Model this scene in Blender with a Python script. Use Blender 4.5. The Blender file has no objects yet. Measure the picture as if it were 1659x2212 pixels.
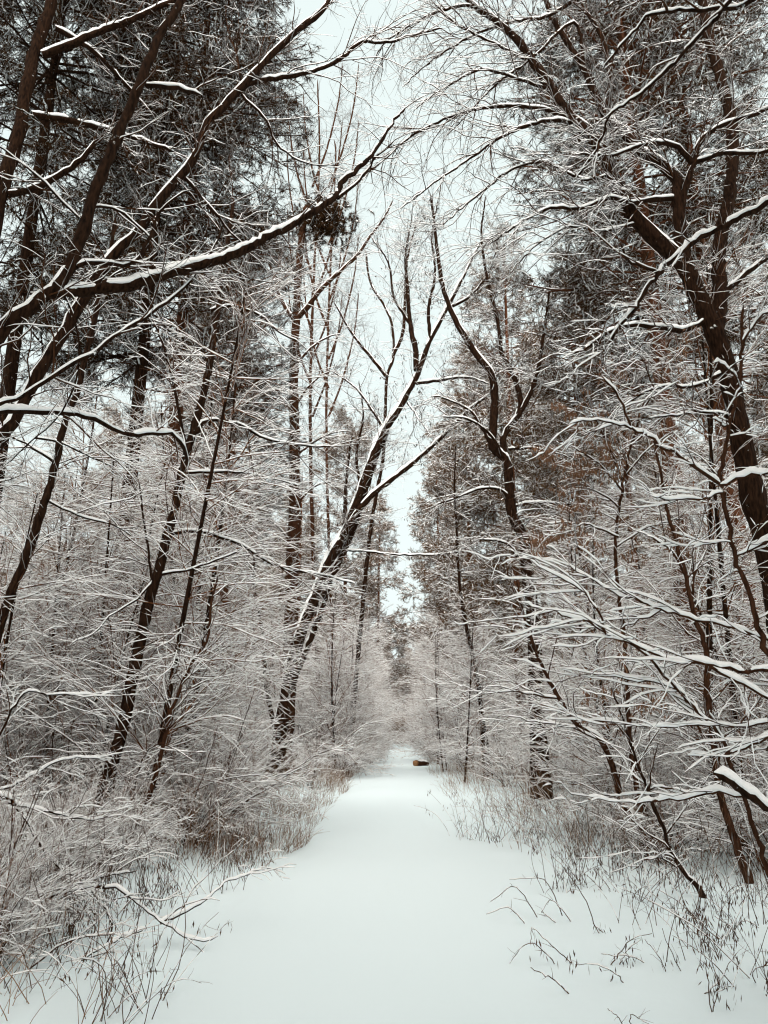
import bpy, math, random
import numpy as np
from mathutils import Matrix, Vector

scene = bpy.context.scene
COL = scene.collection
rad = math.radians
random.seed(7)

# ------------------------------------------------------------------ camera
CAM_Z, PITCH, YAW = 1.6, rad(15.3), rad(1.22)
F = 1663.0                      # focal length in pixels of a 1659 x 2212 view
cam_d = bpy.data.cameras.new("camera")
cam = bpy.data.objects.new("camera", cam_d)
COL.objects.link(cam)
cam.location = (0, 0, CAM_Z)
cam.rotation_euler = (math.pi / 2 + PITCH, 0, YAW)
cam_d.sensor_fit = 'VERTICAL'
cam_d.sensor_height = 24.0
cam_d.lens = 24.0 * F / 2212.0
cam_d.clip_start = 0.05
cam_d.clip_end = 3000
scene.camera = cam
CAMROT = np.array((Matrix.Rotation(YAW, 3, 'Z') @ Matrix.Rotation(math.pi / 2 + PITCH, 3, 'X')))

# ------------------------------------------------------------------ sky and light (overcast)
SUN_EL, SUN_ROT = rad(44), rad(180)
world = bpy.data.worlds.new("World")
scene.world = world
world.use_nodes = True
nt = world.node_tree
nt.nodes.clear()
N = nt.nodes.new
out = N("ShaderNodeOutputWorld")
bg = N("ShaderNodeBackground")
sky = N("ShaderNodeTexSky")
sky.sky_type = 'NISHITA'
sky.sun_disc = False
sky.sun_elevation = SUN_EL
sky.sun_rotation = SUN_ROT
sky.dust_density = 4.0
sky.air_density = 1.0
hs = N("ShaderNodeHueSaturation")
hs.inputs["Saturation"].default_value = 0.12
nt.links.new(sky.outputs[0], hs.inputs["Color"])
tc = N("ShaderNodeTexCoord")
glow = N("ShaderNodeVectorMath"); glow.operation = 'DOT_PRODUCT'
glow.inputs[1].default_value = (0, -math.cos(SUN_EL), math.sin(SUN_EL))   # the hidden sun brightens the cloud around it
nt.links.new(tc.outputs["Generated"], glow.inputs[0])
mr = N("ShaderNodeMapRange")     # overcast sky, brighter behind the viewer
mr.interpolation_type = 'SMOOTHSTEP'
mr.inputs["From Min"].default_value = 0.25
mr.inputs["From Max"].default_value = 1.0
mr.inputs["To Min"].default_value = 3.6
mr.inputs["To Max"].default_value = 13.0
nt.links.new(glow.outputs["Value"], mr.inputs["Value"])
cl = N("ShaderNodeVectorMath"); cl.operation = 'SCALE'
tint = N("ShaderNodeMix"); tint.data_type = 'RGBA'
tint.inputs[6].default_value = (0.885, 1.0, 0.985, 1)
tint.inputs[7].default_value = (1.05, 0.97, 0.885, 1)
mr2 = N("ShaderNodeMapRange"); mr2.inputs["From Min"].default_value = 0.05; mr2.inputs["From Max"].default_value = 0.5
nt.links.new(glow.outputs["Value"], mr2.inputs["Value"]); nt.links.new(mr2.outputs[0], tint.inputs[0])
nt.links.new(tint.outputs[2], cl.inputs[0])
nt.links.new(mr.outputs[0], cl.inputs["Scale"])
mx = N("ShaderNodeMix"); mx.data_type = 'RGBA'
mx.inputs[0].default_value = 0.93
nt.links.new(hs.outputs[0], mx.inputs[6])
nt.links.new(cl.outputs[0], mx.inputs[7])
nt.links.new(mx.outputs[2], bg.inputs["Color"])
bg.inputs["Strength"].default_value = 0.1
nt.links.new(bg.outputs[0], out.inputs["Surface"])

sun_d = bpy.data.lights.new("sun", 'SUN')
sun_d.energy = 1.5
sun_d.angle = rad(40)
sun_d.color = (1.0, 0.925, 0.84)
sun = bpy.data.objects.new("sun", sun_d)
COL.objects.link(sun)
sun.rotation_euler = (math.pi / 2 - SUN_EL, 0, math.pi - SUN_ROT)

scene.view_settings.view_transform = 'Standard'
scene.view_settings.look = 'None'
scene.view_settings.exposure = 1.47
scene.view_settings.gamma = 1.0
scene.cycles.max_bounces = 7
scene.cycles.diffuse_bounces = 6
scene.cycles.glossy_bounces = 1
scene.cycles.use_adaptive_sampling = True
scene.cycles.adaptive_threshold = 0.006
scene.cycles.use_denoising = True
scene.cycles.denoiser = 'OPENIMAGEDENOISE'
scene.cycles.denoising_input_passes = 'RGB_ALBEDO_NORMAL'
scene.cycles.denoising_prefilter = 'ACCURATE'
scene.cycles.sampling_pattern = 'BLUE_NOISE'
scene.cycles.pixel_filter_type = 'BLACKMAN_HARRIS'
scene.cycles.filter_width = 1.15

# ------------------------------------------------------------------ materials
def material(name):
    m = bpy.data.materials.new(name)
    m.use_nodes = True
    t = m.node_tree
    b = t.nodes["Principled BSDF"]
    b.inputs["Specular IOR Level"].default_value = 0.03
    b.inputs["Roughness"].default_value = 0.85
    return m, t, b

def ramp_mat(name, c0, c1, scale=20, stretch=(1, 1, 1), rough=0.9, bump=0.0, bscale=None, p0=0.3, p1=0.7):
    m, t, b = material(name)
    tcn = t.nodes.new("ShaderNodeTexCoord")
    mp = t.nodes.new("ShaderNodeMapping")
    mp.inputs["Scale"].default_value = stretch
    nz = t.nodes.new("ShaderNodeTexNoise")
    nz.inputs["Scale"].default_value = scale
    nz.inputs["Detail"].default_value = 5
    cr = t.nodes.new("ShaderNodeValToRGB")
    cr.color_ramp.elements[0].position = p0
    cr.color_ramp.elements[1].position = p1
    cr.color_ramp.elements[0].color = (*c0, 1)
    cr.color_ramp.elements[1].color = (*c1, 1)
    t.links.new(tcn.outputs["Object"], mp.inputs[0])
    t.links.new(mp.outputs[0], nz.inputs["Vector"])
    t.links.new(nz.outputs[0], cr.inputs[0])
    t.links.new(cr.outputs[0], b.inputs["Base Color"])
    b.inputs["Roughness"].default_value = rough
    if bump:
        bp = t.nodes.new("ShaderNodeBump")
        bp.inputs["Strength"].default_value = bump
        bp.inputs["Distance"].default_value = 0.02
        t.links.new(nz.outputs[0], bp.inputs["Height"])
        t.links.new(bp.outputs[0], b.inputs["Normal"])
    return m

def flecks(m, scale=7, thr=.655):
    """bits of snow stuck in the bark"""
    t = m.node_tree; b = t.nodes["Principled BSDF"]
    src = b.inputs["Base Color"].links[0].from_socket
    tcn = t.nodes.new("ShaderNodeTexCoord")
    nz = t.nodes.new("ShaderNodeTexNoise"); nz.inputs["Scale"].default_value = scale; nz.inputs["Detail"].default_value = 9
    nz.inputs["Roughness"].default_value = .72
    cr = t.nodes.new("ShaderNodeValToRGB")
    cr.color_ramp.elements[0].position = thr; cr.color_ramp.elements[1].position = thr + .03
    mxn = t.nodes.new("ShaderNodeMix"); mxn.data_type = 'RGBA'
    t.links.new(tcn.outputs["Object"], nz.inputs["Vector"]); t.links.new(nz.outputs[0], cr.inputs[0])
    t.links.new(cr.outputs[0], mxn.inputs[0]); t.links.new(src, mxn.inputs[6])
    mxn.inputs[7].default_value = (.8, .82, .81, 1)
    t.links.new(mxn.outputs[2], b.inputs["Base Color"])

M = {}
M['bark'] = ramp_mat('dark_bark', (0.005, 0.0026, 0.0015), (0.033, 0.0165, 0.0092), 38, (1, 1, .22), bump=0.9)
M['bark_brown'] = ramp_mat('brown_bark', (0.014, 0.0065, 0.0035), (0.065, 0.029, 0.0155), 42, (1, 1, .3), bump=0.7)
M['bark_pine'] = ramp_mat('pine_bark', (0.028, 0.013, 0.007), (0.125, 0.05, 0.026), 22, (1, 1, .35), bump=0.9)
M['twig'] = ramp_mat('twig_bark', (0.022, 0.009, 0.004), (0.075, 0.033, 0.0155), 9)
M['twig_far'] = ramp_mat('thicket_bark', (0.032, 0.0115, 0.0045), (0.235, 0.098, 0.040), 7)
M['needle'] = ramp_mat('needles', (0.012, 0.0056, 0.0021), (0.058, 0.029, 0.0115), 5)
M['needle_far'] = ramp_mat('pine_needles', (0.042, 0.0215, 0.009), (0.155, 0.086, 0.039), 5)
M['straw'] = ramp_mat('dry_straw', (0.10, 0.056, 0.031), (0.32, 0.20, 0.12), 3)
M['weed'] = ramp_mat('dry_weed', (0.035, 0.021, 0.014), (0.11, 0.066, 0.044), 6)
M['seed'] = ramp_mat('brown_seeds', (0.10, 0.052, 0.03), (0.25, 0.14, 0.085), 11)
M['seed_dark'] = ramp_mat('dark_seeds', (0.02, 0.013, 0.010), (0.06, 0.04, 0.03), 11)
M['log'] = ramp_mat('log_wood', (0.16, 0.075, 0.035), (0.40, 0.22, 0.11), 14)

flecks(M['bark']); flecks(M['bark_brown'], 9, .67)

def snow_mat(name, bump, scale, col=(0.86, 0.885, 0.895)):
    m, t, b = material(name)
    tcn = t.nodes.new("ShaderNodeTexCoord")
    b.inputs["Base Color"].default_value = (*col, 1)
    b.inputs["Roughness"].default_value = 0.7
    if bump:
        n1 = t.nodes.new("ShaderNodeTexNoise")
        n1.inputs["Scale"].default_value = scale
        n1.inputs["Detail"].default_value = 6
        n1.inputs["Roughness"].default_value = 0.62
        bp = t.nodes.new("ShaderNodeBump")
        bp.inputs["Strength"].default_value = bump
        bp.inputs["Distance"].default_value = 0.03
        t.links.new(tcn.outputs["Object"], n1.inputs["Vector"])
        t.links.new(n1.outputs[0], bp.inputs["Height"])
        t.links.new(bp.outputs[0], b.inputs["Normal"])
    return m
M['snow'] = snow_mat('snow_on_branches', 0, 1)
M['snow_rough'] = snow_mat('snow_on_limbs', 0.35, 45)
M['ground_snow'] = snow_mat('ground_snow', 0.22, 5, (0.748, 0.872, 0.915))
M['path_snow'] = snow_mat('path_snow', 0.10, 4, (0.748, 0.872, 0.915))

# ------------------------------------------------------------------ geometry kit
def nrm(a):
    return a / np.maximum(np.linalg.norm(a, axis=-1, keepdims=True), 1e-9)

UP = np.array((0., 0., 1.))

class Geo:
    def __init__(self):
        self.v, self.q, self.t, self.n = [], [], [], 0

    def tubes(self, P, R, S=3):
        Nn, K, _ = P.shape
        if Nn == 0: return self
        T = nrm(np.gradient(P, axis=1))
        mt = np.abs(T.mean(1))
        ref = np.zeros((Nn, 1, 3))
        ref[np.arange(Nn), 0, np.argmin(mt, 1)] = 1
        U = nrm(np.cross(T, np.broadcast_to(ref, T.shape)))
        V = np.cross(T, U)
        a = np.arange(S) * 2 * math.pi / S
        ring = (U[:, :, None] * np.cos(a)[None, None, :, None] + V[:, :, None] * np.sin(a)[None, None, :, None])
        vs = P[:, :, None] + ring * R[:, :, None, None]
        self._grid(vs)
        return self

    def _grid(self, vs):
        Nn, K, S, _ = vs.shape
        base = self.n + (np.arange(Nn) * K * S)[:, None, None]
        k = (np.arange(K - 1) * S)[None, :, None]
        s = np.arange(S)[None, None, :]
        s2 = (np.arange(S) + 1)[None, None, :] % S
        q = np.stack([base + k + s, base + k + s2, base + k + S + s2, base + k + S + s], -1)
        self.v.append(vs.reshape(-1, 3))
        self.q.append(q.reshape(-1, 4))
        self.n += Nn * K * S

    def tris(self, a, b, c):
        n = len(a)
        if n == 0: return self
        self.v.append(np.stack([a, b, c], 1).reshape(-1, 3))
        self.t.append(self.n + np.arange(n * 3).reshape(-1, 3))
        self.n += n * 3
        return self

    def snow(self, rng, P, R, add=0.008, mul=0.5, wadd=0.0008, wmul=1.02, S=3, hmax=0.04, steep=0.3, gaps=0.12):
        """a ridge of snow lying on top of every branch"""
        Nn, K, _ = P.shape
        if Nn == 0: return self
        T = nrm(np.gradient(P, axis=1))
        side = np.cross(T, UP)
        side = nrm(side + 1e-6)
        u = np.cross(side, T)
        h = np.sqrt(np.clip(1 - T[..., 2] ** 2, 0, 1))
        hh = np.clip((h - steep) / (1 - steep), 0, 1)
        nz = 0.7 + 0.6 * rng.random((Nn, K))
        kk = np.arange(K)[None]
        nz *= 1 + .5 * np.sin(kk * rng.uniform(.35, .9, (Nn, 1)) + rng.random((Nn, 1)) * 6.28) * np.sin(kk * .21 + rng.random((Nn, 1)) * 6.28)
        nz *= np.clip((nz - .42) * 6, 0, 1)
        if gaps:
            nz *= (rng.random((Nn, K)) > gaps)
        hgt = np.minimum(mul * R + add, hmax) * hh * nz
        end = np.ones(K); end[0] = 0.5; end[-1] = 0.15
        hgt *= end
        on = hgt > 0.0008
        w = (wmul * R + wadd) * np.where(on, 1, 0.5) * (0.6 + 0.4 * end)
        if S == 7: w = w * (0.5 + 0.5 * hh)
        lift = np.where(on, R * 0.35, -R * 0.2)
        if S == 3:
            pro = [(-1, 0, 0), (0, 1, 1), (1, 0, 0)]
        else:
            pro = [(-.95, -.1, 0), (-1.0, .35, .3), (-.55, .9, .85), (0.1, 1, 1), (.6, .85, .8), (1.0, .3, .3), (.95, -.1, 0)]
        vs = []
        for sx, lr, hz in pro:
            vs.append(P + side * (w * sx)[..., None] + u * (lift * (1 if lr >= 0 else .6) + np.where(on, R * .65, 0) * max(lr, 0) + hgt * hz)[..., None])
        self._grid(np.stack(vs, 2))
        return self

    def mesh(self, name, mat):
        me = bpy.data.meshes.new(name)
        if not self.v: return me
        v = np.concatenate(self.v).astype(np.float32)
        q = np.concatenate(self.q) if self.q else np.zeros((0, 4), int)
        t = np.concatenate(self.t) if self.t else np.zeros((0, 3), int)
        me.vertices.add(len(v))
        me.vertices.foreach_set("co", v.ravel())
        loops = np.concatenate([q.ravel(), t.ravel()]).astype(np.int32)
        me.loops.add(len(loops))
        me.loops.foreach_set("vertex_index", loops)
        nq, ntr = len(q), len(t)
        me.polygons.add(nq + ntr)
        st = np.concatenate([np.arange(nq) * 4, nq * 4 + np.arange(ntr) * 3]).astype(np.int32)
        me.polygons.foreach_set("loop_start", st)
        me.polygons.foreach_set("use_smooth", np.ones(nq + ntr, bool))
        me.update(calc_edges=True)
        me.materials.append(mat)
        return me

def grow(rng, P, R, n, L, t=(.15, 1.0), ang=(50, 14), flat=.5, K=5, wob=.13, trop=.0, ratio=.6, rmin=.002, rmax=.03, tl=.5, lift=0.0, bias=None):
    """n side branches on the given branches (N,K,3); returns (n,K,3) points and (n,K) radii"""
    Nn, K0, _ = P.shape
    seg = np.linalg.norm(np.diff(P, axis=1), axis=2).sum(1)
    idx = rng.choice(Nn, n, p=seg / seg.sum())
    tt = t[0] + (t[1] - t[0]) * rng.random(n)
    f = tt * (K0 - 1)
    i = np.minimum(f.astype(int), K0 - 2)
    fr = (f - i)[:, None]
    A, B = P[idx, i], P[idx, i + 1]
    p = A * (1 - fr) + B * fr
    T = nrm(B - A)
    r = R[idx, i] * (1 - fr[:, 0]) + R[idx, i + 1] * fr[:, 0]
    g = rng.normal(size=(n, 3))
    if bias is not None: g += np.array(bias)
    g[:, 2] *= (1 - flat)
    g[:, 2] += lift
    az = nrm(g - (g * T).sum(1, keepdims=True) * T)
    a = np.radians(rng.normal(ang[0], ang[1], n))[:, None]
    d = np.cos(a) * T + np.sin(a) * az
    ln = L * (.45 + .75 * rng.random(n)) * (1 - tl * tt) / (K - 1)
    out = np.empty((n, K, 3))
    out[:, 0] = p
    tv = trop if np.ndim(trop) else (0, 0, trop)
    for k in range(1, K):
        d = nrm(d + rng.normal(size=(n, 3)) * wob + np.array(tv) * (k / K))
        out[:, k] = out[:, k - 1] + d * ln[:, None]
    r0 = np.clip(r * ratio, rmin, rmax)
    RR = r0[:, None] * np.linspace(1, .35, K)[None]
    return out, RR

def blades(rng, geo, P, n, l, w, fwd=.5, grav=0.0, t0=0.0):
    """thin blades (needles, hanging seeds) along branches"""
    Nn, K, _ = P.shape
    idx = rng.integers(0, Nn, n)
    f = (t0 + (1 - t0) * rng.random(n)) * (K - 1)
    i = np.minimum(f.astype(int), K - 2)
    fr = (f - i)[:, None]
    A, B = P[idx, i], P[idx, i + 1]
    p = A * (1 - fr) + B * fr
    T = nrm(B - A)
    g = rng.normal(size=(n, 3))
    d = nrm(nrm(g) + T * fwd + np.array((0, 0, grav)))
    s = nrm(np.cross(d, rng.normal(size=(n, 3))))
    ln = (l * (.6 + .8 * rng.random(n)))[:, None]
    geo.tris(p - s * w, p + s * w, p + d * ln)

def diamonds(rng, geo, P, n, l, w):
    """hanging seed keys: narrow lozenges pointing down in clusters"""
    Nn, K, _ = P.shape
    nc = max(1, n // 5)
    idx = rng.integers(0, Nn, nc)
    f = rng.random(nc) * (K - 1)
    i = np.minimum(f.astype(int), K - 2)
    fr = (f - i)[:, None]
    c = P[idx, i] * (1 - fr) + P[idx, i + 1] * fr
    p = np.repeat(c, 5, 0) + rng.normal(size=(nc * 5, 3)) * np.array((.035, .035, .03))
    m = len(p)
    d = nrm(rng.normal(size=(m, 3)) * .28 + np.array((0, 0, -1)))
    s = nrm(np.cross(d, rng.normal(size=(m, 3))))
    ln = (l * (.7 + .6 * rng.random(m)))[:, None]
    mid = p + d * ln * .5
    geo.tris(p, mid - s * w, mid + s * w)
    geo.tris(p + d * ln, mid + s * w, mid - s * w)

def link(name, me, parent=None, label=None):
    o = bpy.data.objects.new(name, me)
    COL.objects.link(o)
    if parent is not None: o.parent = parent
    if label: o['label'] = label
    return o

def thing(name, label, cat, loc=(0, 0, 0), rz=0.0, group=None):
    o = bpy.data.objects.new(name, None)
    COL.objects.link(o)
    o.location = loc
    o.rotation_euler = (0, 0, rz)
    o['label'] = label
    o['category'] = cat
    if group: o['group'] = group
    return o

def dup(root, loc, rz=0.0, sc=1.0, label=None, group=None, tilt=(0, 0)):
    r = root.copy(); COL.objects.link(r)
    r.location = loc
    r.rotation_euler = (tilt[0], tilt[1], rz)
    r.scale = (sc, sc, sc)
    if label: r['label'] = label
    if group: r['group'] = group
    for ch in root.children:
        c = ch.copy(); COL.objects.link(c); c.parent = r
        for g in ch.children:
            d = g.copy(); COL.objects.link(d); d.parent = c
    return r

# ------------------------------------------------------------------ ground
def fnoise(x, y, seed=0):
    r = np.random.default_rng(seed)
    z = 0
    for k in range(14):
        a = r.random() * 6.283; f = 0.5 * 1.32 ** k * .55; ph = r.random() * 6.283
        z = z + np.sin((x * math.cos(a) + y * math.sin(a)) * f * 2 + ph + 1.3 * np.sin((x * math.sin(a) - y * math.cos(a)) * f * 1.1 + ph)) / (1.32 ** k)
    return z * .25

def path_c(y):
    return -0.22 + 0.0032 * np.maximum(y - 5, 0) + 0.22 * np.sin(y * .16 + .5) * np.clip((y - 8) / 30, 0, 1) * .5

def path_hw(y):
    return 1.12 + 0.10 * np.sin(y * .9) + .07 * np.sin(y * 2.1)

def ground_z(x, y):
    x = np.asarray(x, float); y = np.asarray(y, float)
    d = np.abs(x - path_c(y)) - path_hw(y)
    e = np.clip(d / 1.6, 0, 1); e = e * e * (3 - 2 * e)
    far = np.clip((y - 52) / 14, 0, 3)
    return e * (0.09 + 0.11 * (fnoise(x * .9, y * .9, 3)) + .05 * fnoise(x * 3.1, y * 3.1, 5)) + 0.02 * fnoise(x * .6, y * .5, 9) + far * .06

def gz(x, y): return float(ground_z(x, y))

def sheet(name, xs, ys, zf, mat):
    X, Y = np.meshgrid(xs, ys)
    Z = zf(X, Y)
    v = np.stack([X, Y, Z], -1).reshape(-1, 3)
    nx, ny = len(xs), len(ys)
    i = (np.arange(ny - 1)[:, None] * nx + np.arange(nx - 1)[None]).ravel()
    g = Geo(); g.v = [v]; g.q = [np.stack([i, i + 1, i + nx + 1, i + nx], 1)]; g.n = len(v)
    o = link(name, g.mesh(name, mat))
    o['kind'] = 'structure'
    return o

xs = np.concatenate([np.linspace(-900, -40, 10)[:-1], np.linspace(-40, -7, 60)[:-1], np.linspace(-7, 7, 240), np.linspace(7, 40, 60)[1:], np.linspace(40, 900, 10)[1:]])
ys = np.concatenate([np.linspace(-300, -6, 8)[:-1], np.linspace(-6, 20, 320), np.linspace(20, 90, 240)[1:], np.linspace(90, 1500, 12)[1:]])
sheet('snow_ground', xs, ys, ground_z, M['ground_snow'])
pu = np.linspace(-1, 1, 25)
def path_sheet():
    yy = np.linspace(-5, 72, 440)
    c, hw = path_c(yy), path_hw(yy)
    X = c[:, None] + pu[None] * (hw[:, None] + .25)
    Y = np.repeat(yy[:, None], len(pu), 1)
    Z = ground_z(X, Y) + .010 * (1 - np.abs(pu[None]) ** 6 * 1.9) + .010 * fnoise(X * 2.6, Y * 2.2, 21)
    v = np.stack([X, Y, Z], -1).reshape(-1, 3)
    nx, ny = len(pu), len(yy)
    i = (np.arange(ny - 1)[:, None] * nx + np.arange(nx - 1)[None]).ravel()
    g = Geo(); g.v = [v]; g.q = [np.stack([i, i + 1, i + nx + 1, i + nx], 1)]; g.n = len(v)
    o = link('snow_path', g.mesh('snow_path', M['path_snow']))
    o['kind'] = 'structure'
path_sheet()

# ------------------------------------------------------------------ tracing helpers
def P3(px, py, Y):
    d = CAMROT @ np.array(((px - 829.5) / F, (1106 - py) / F, -1.0))
    return np.array((0, 0, CAM_Z)) + d * (Y / d[1])

def spline(pts, n):
    """Catmull-Rom through the points, resampled to n by arc length"""
    p = np.asarray(pts, float)
    q = np.vstack([2 * p[0] - p[1], p, 2 * p[-1] - p[-2]])
    o = []
    for k in range(1, len(q) - 2):
        t = np.linspace(0, 1, 12, endpoint=False)[:, None]
        a, b, c, d = q[k - 1], q[k], q[k + 1], q[k + 2]
        o.append(.5 * (2 * b + (c - a) * t + (2 * a - 5 * b + 4 * c - d) * t ** 2 + (3 * b - a - 3 * c + d) * t ** 3))
    o = np.vstack(o + [p[-1:]])
    s = np.concatenate([[0], np.cumsum(np.linalg.norm(np.diff(o, axis=0), axis=1))])
    u = np.linspace(0, s[-1], n)
    return np.stack([np.interp(u, s, o[:, k]) for k in range(3)], 1), s[-1]

def limb(rng, pix, Y0, Y1, w0, w1, step=.09, wob=.006, Ys=None):
    """pixel polyline with depth running from Y0 to Y1 -> 3-D polyline and radii (w in picture pixels of bark)"""
    n = len(pix)
    Yl = np.linspace(Y0, Y1, n) if Ys is None else np.asarray(Ys)
    pts = [P3(x, y, Yv) for (x, y), Yv in zip(pix, Yl)]
    _, ln = spline(pts, 10)
    K = int(np.clip(ln / step, 8, 90))
    P, _ = spline(pts, K)
    jit = rng.normal(size=(K, 3)) * wob
    P = P + jit
    Yk = np.interp(np.linspace(0, 1, K), np.linspace(0, 1, n), Yl)
    depth = P[:, 1] * math.cos(PITCH) + (P[:, 2] - CAM_Z) * math.sin(PITCH)
    R = np.linspace(w0, w1, K) * depth / (2 * F)
    R *= 1 + .06 * rng.normal(size=K)
    return P[None], R[None]

class Traced:
    """one traced tree: trunk, its main branches (each with its snow), twigs and the snow on them"""
    def __init__(self, name, label, cat, base, seed, mat='bark', group=None):
        self.rng = np.random.default_rng(seed)
        self.root = thing(name, label, cat, tuple(base), 0, group)
        self.base = np.array(base, float)
        self.mat = mat
        self.limbs = []
        self.first = True

    def add(self, pix, Y0, Y1, w0, w1, snow=None, S=None, twigs=1.0, Ys=None, step=.09, wob=.006, part=None, steep=.3, tr=None, hmax=.05):
        rng = self.rng
        if not self.first and Ys is None:
            best = (45.0, None)
            for PL, *_ in self.limbs:
                W = PL[0] + self.base
                V = (W - np.array((0, 0, CAM_Z))) @ CAMROT
                dd = np.hypot(829.5 + F * V[:, 0] / -V[:, 2] - pix[0][0], 1106 - F * V[:, 1] / -V[:, 2] - pix[0][1])
                k = int(np.argmin(dd))
                if dd[k] < best[0]: best = (dd[k], W[k, 1])
            if best[1] is not None:
                Y1 = Y1 + best[1] - Y0; Y0 = best[1]
        P, R = limb(rng, pix, Y0, Y1, w0, w1, step, wob, Ys)
        R[0, -1] *= .12
        if self.first:
            P[0, 0] = self.base - np.array((0, 0, .15))
        P = P - self.base
        mr_ = R.max()
        S = S or (10 if mr_ > .035 else 7 if mr_ > .012 else 5)
        if self.first:
            R = R * (1 + .5 * np.exp(-np.linspace(0, 1, R.shape[1]) * 18))
        nm = part or ('trunk' if self.first else 'branch')
        self.first = False
        o = link(nm, Geo().tubes(P, R, S).mesh(nm, M[self.mat]), self.root)
        if snow is None: snow = (.010, .45)
        if snow[0] > 0:
            g = Geo().snow(rng, P, R, add=snow[0], mul=snow[1], wadd=.001, wmul=1.03, S=7, hmax=hmax, steep=steep, gaps=.04)
            link('snow', g.mesh('snow', M['snow_rough']), o)
        self.limbs.append((P, R, twigs, tr))
        return self

    def twigs(self, n1=8, L1=.9, n2=7, L2=.4, n3=0, L3=.16, trop=-.02, flat=.45, sn=(.008, .4), t=(.15, 1), up=.0, ang=(50, 14), mat='twig', bias=None, seeds=None, r1=.009, gaps=.12):
        """n1 first-level twigs per metre of limb, n2 per first-level twig, n3 per second-level twig"""
        rng = self.rng
        gt, gs = Geo(), Geo()
        lv = []
        for P, R, k, tr in self.limbs:
            if k <= 0: continue
            ln = np.linalg.norm(np.diff(P[0], axis=0), axis=1).sum()
            n = int(n1 * ln * k) + 1
            lv.append(grow(rng, P, R, n, L1, t=tr or t, ang=ang, flat=flat, K=8, wob=.16, trop=trop, ratio=.6, rmin=.0032, rmax=r1, tl=.35, lift=up, bias=bias))
        P1 = np.concatenate([a for a, _ in lv]); R1 = np.concatenate([b for _, b in lv])
        gt.tubes(P1, R1, 4); gs.snow(rng, P1, R1, add=sn[0], mul=sn[1], gaps=gaps)
        last = P1
        if n2:
            P2, R2 = grow(rng, P1, R1, int(len(P1) * n2), L2, t=(.1, 1), ang=(45, 14), flat=flat, K=6, wob=.17, trop=trop, ratio=.62, rmin=.0022, tl=.3)
            gt.tubes(P2, R2, 3); gs.snow(rng, P2, R2, add=sn[0] * .85, mul=sn[1], gaps=gaps)
            last = P2
            if n3:
                P3_, R3_ = grow(rng, P2, R2, int(len(P2) * n3), L3, t=(.1, 1), ang=(45, 14), flat=flat, K=4, wob=.18, trop=trop, ratio=.65, rmin=.0017, tl=.3)
                gt.tubes(P3_, R3_, 3); gs.snow(rng, P3_, R3_, add=sn[0] * .7, mul=sn[1], gaps=gaps)
                last = P3_
        tw = link('twigs', gt.mesh('twigs', M[mat]), self.root)
        if sn[0] > 0: link('snow', gs.mesh('snow', M['snow']), tw)
        if seeds:
            g = Geo(); diamonds(rng, g, last, seeds[0], seeds[1], seeds[2])
            link('seeds', g.mesh('seeds', M[seeds[3]]), self.root)
        return self

def base_at(px, Y):
    p = P3(px, 1500, Y)
    return (p[0], Y, gz(p[0], Y))

def Bp(px, Y):          # picture position of the ground point under column px at distance Y
    b = base_at(px, Y)
    v = CAMROT.T @ (np.array(b) - np.array((0, 0, CAM_Z)))
    return (829.5 + F * v[0] / -v[2], 1106 - F * v[1] / -v[2])

#TRACED
exec_traced = True

# ---- left foreground
t = Traced('leaning_tree', 'dark thick-limbed tree leaning in from beyond the left edge, a long snow-topped bough crossing right', 'tree', base_at(-420, 5.0), 11)
t.add([Bp(-420, 5), (-270, 1500), (-110, 930), (0, 725), (60, 668), (112, 628), (150, 578), (178, 500), (202, 425), (235, 340), (262, 275), (292, 205), (318, 140), (350, 70), (385, 15), (430, -70), (530, -300)], 5, 6.6, 43, 9, twigs=.3, step=.06, snow=(.006, .5))
t.add([(112, 630), (140, 630), (165, 628), (240, 622), (320, 605), (400, 580), (490, 555), (550, 528), (600, 502), (655, 472), (720, 430), (740, 392), (795, 345), (830, 293), (850, 262), (880, 230)], 5.1, 6.8, 27, 4, twigs=.45, step=.05, snow=(.014, .55))
t.add([(728, 428), (760, 405), (790, 372), (812, 340), (850, 310)], 6.3, 6.7, 8, 3, twigs=.8)
t.add([(320, 186), (350, 186), (390, 193), (436, 204)], 5.8, 5.6, 13, 8, twigs=.1, snow=(.012, .55))
t.add([(165, 577), (192, 566), (230, 568), (265, 573), (305, 552), (340, 470), (378, 425), (415, 410)], 5.2, 5.6, 11, 4, twigs=.8)
t.add([(172, 475), (135, 435), (100, 395), (50, 355), (0, 318), (-60, 280)], 5.3, 5.0, 6, 4, twigs=.6)
t.add([(195, 445), (225, 445), (260, 458), (290, 480), (330, 520), (350, 540)], 5.4, 5.9, 7, 3, twigs=.8)
t.add([(-10, 880), (50, 853), (135, 798), (200, 763), (260, 718), (325, 678), (390, 628), (425, 588), (450, 553), (488, 480)], 5.2, 6.6, 11, 4, twigs=.5, snow=(.011, .5))
t.add([(-80, 900), (0, 888), (60, 888), (150, 893), (210, 908), (270, 937), (330, 936), (370, 938), (396, 962), (405, 1005)], 5.2, 7.5, 15, 7, twigs=.5, snow=(.014, .55))
t.add([(135, 625), (165, 700), (170, 780), (140, 880), (60, 960), (0, 1010)], 5.2, 5.5, 5, 3, twigs=.5)
t.twigs(n1=4, L1=1.1, n2=3.5, L2=.5, n3=1, L3=.25, sn=(.007, .4), ang=(38, 12))

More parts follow.
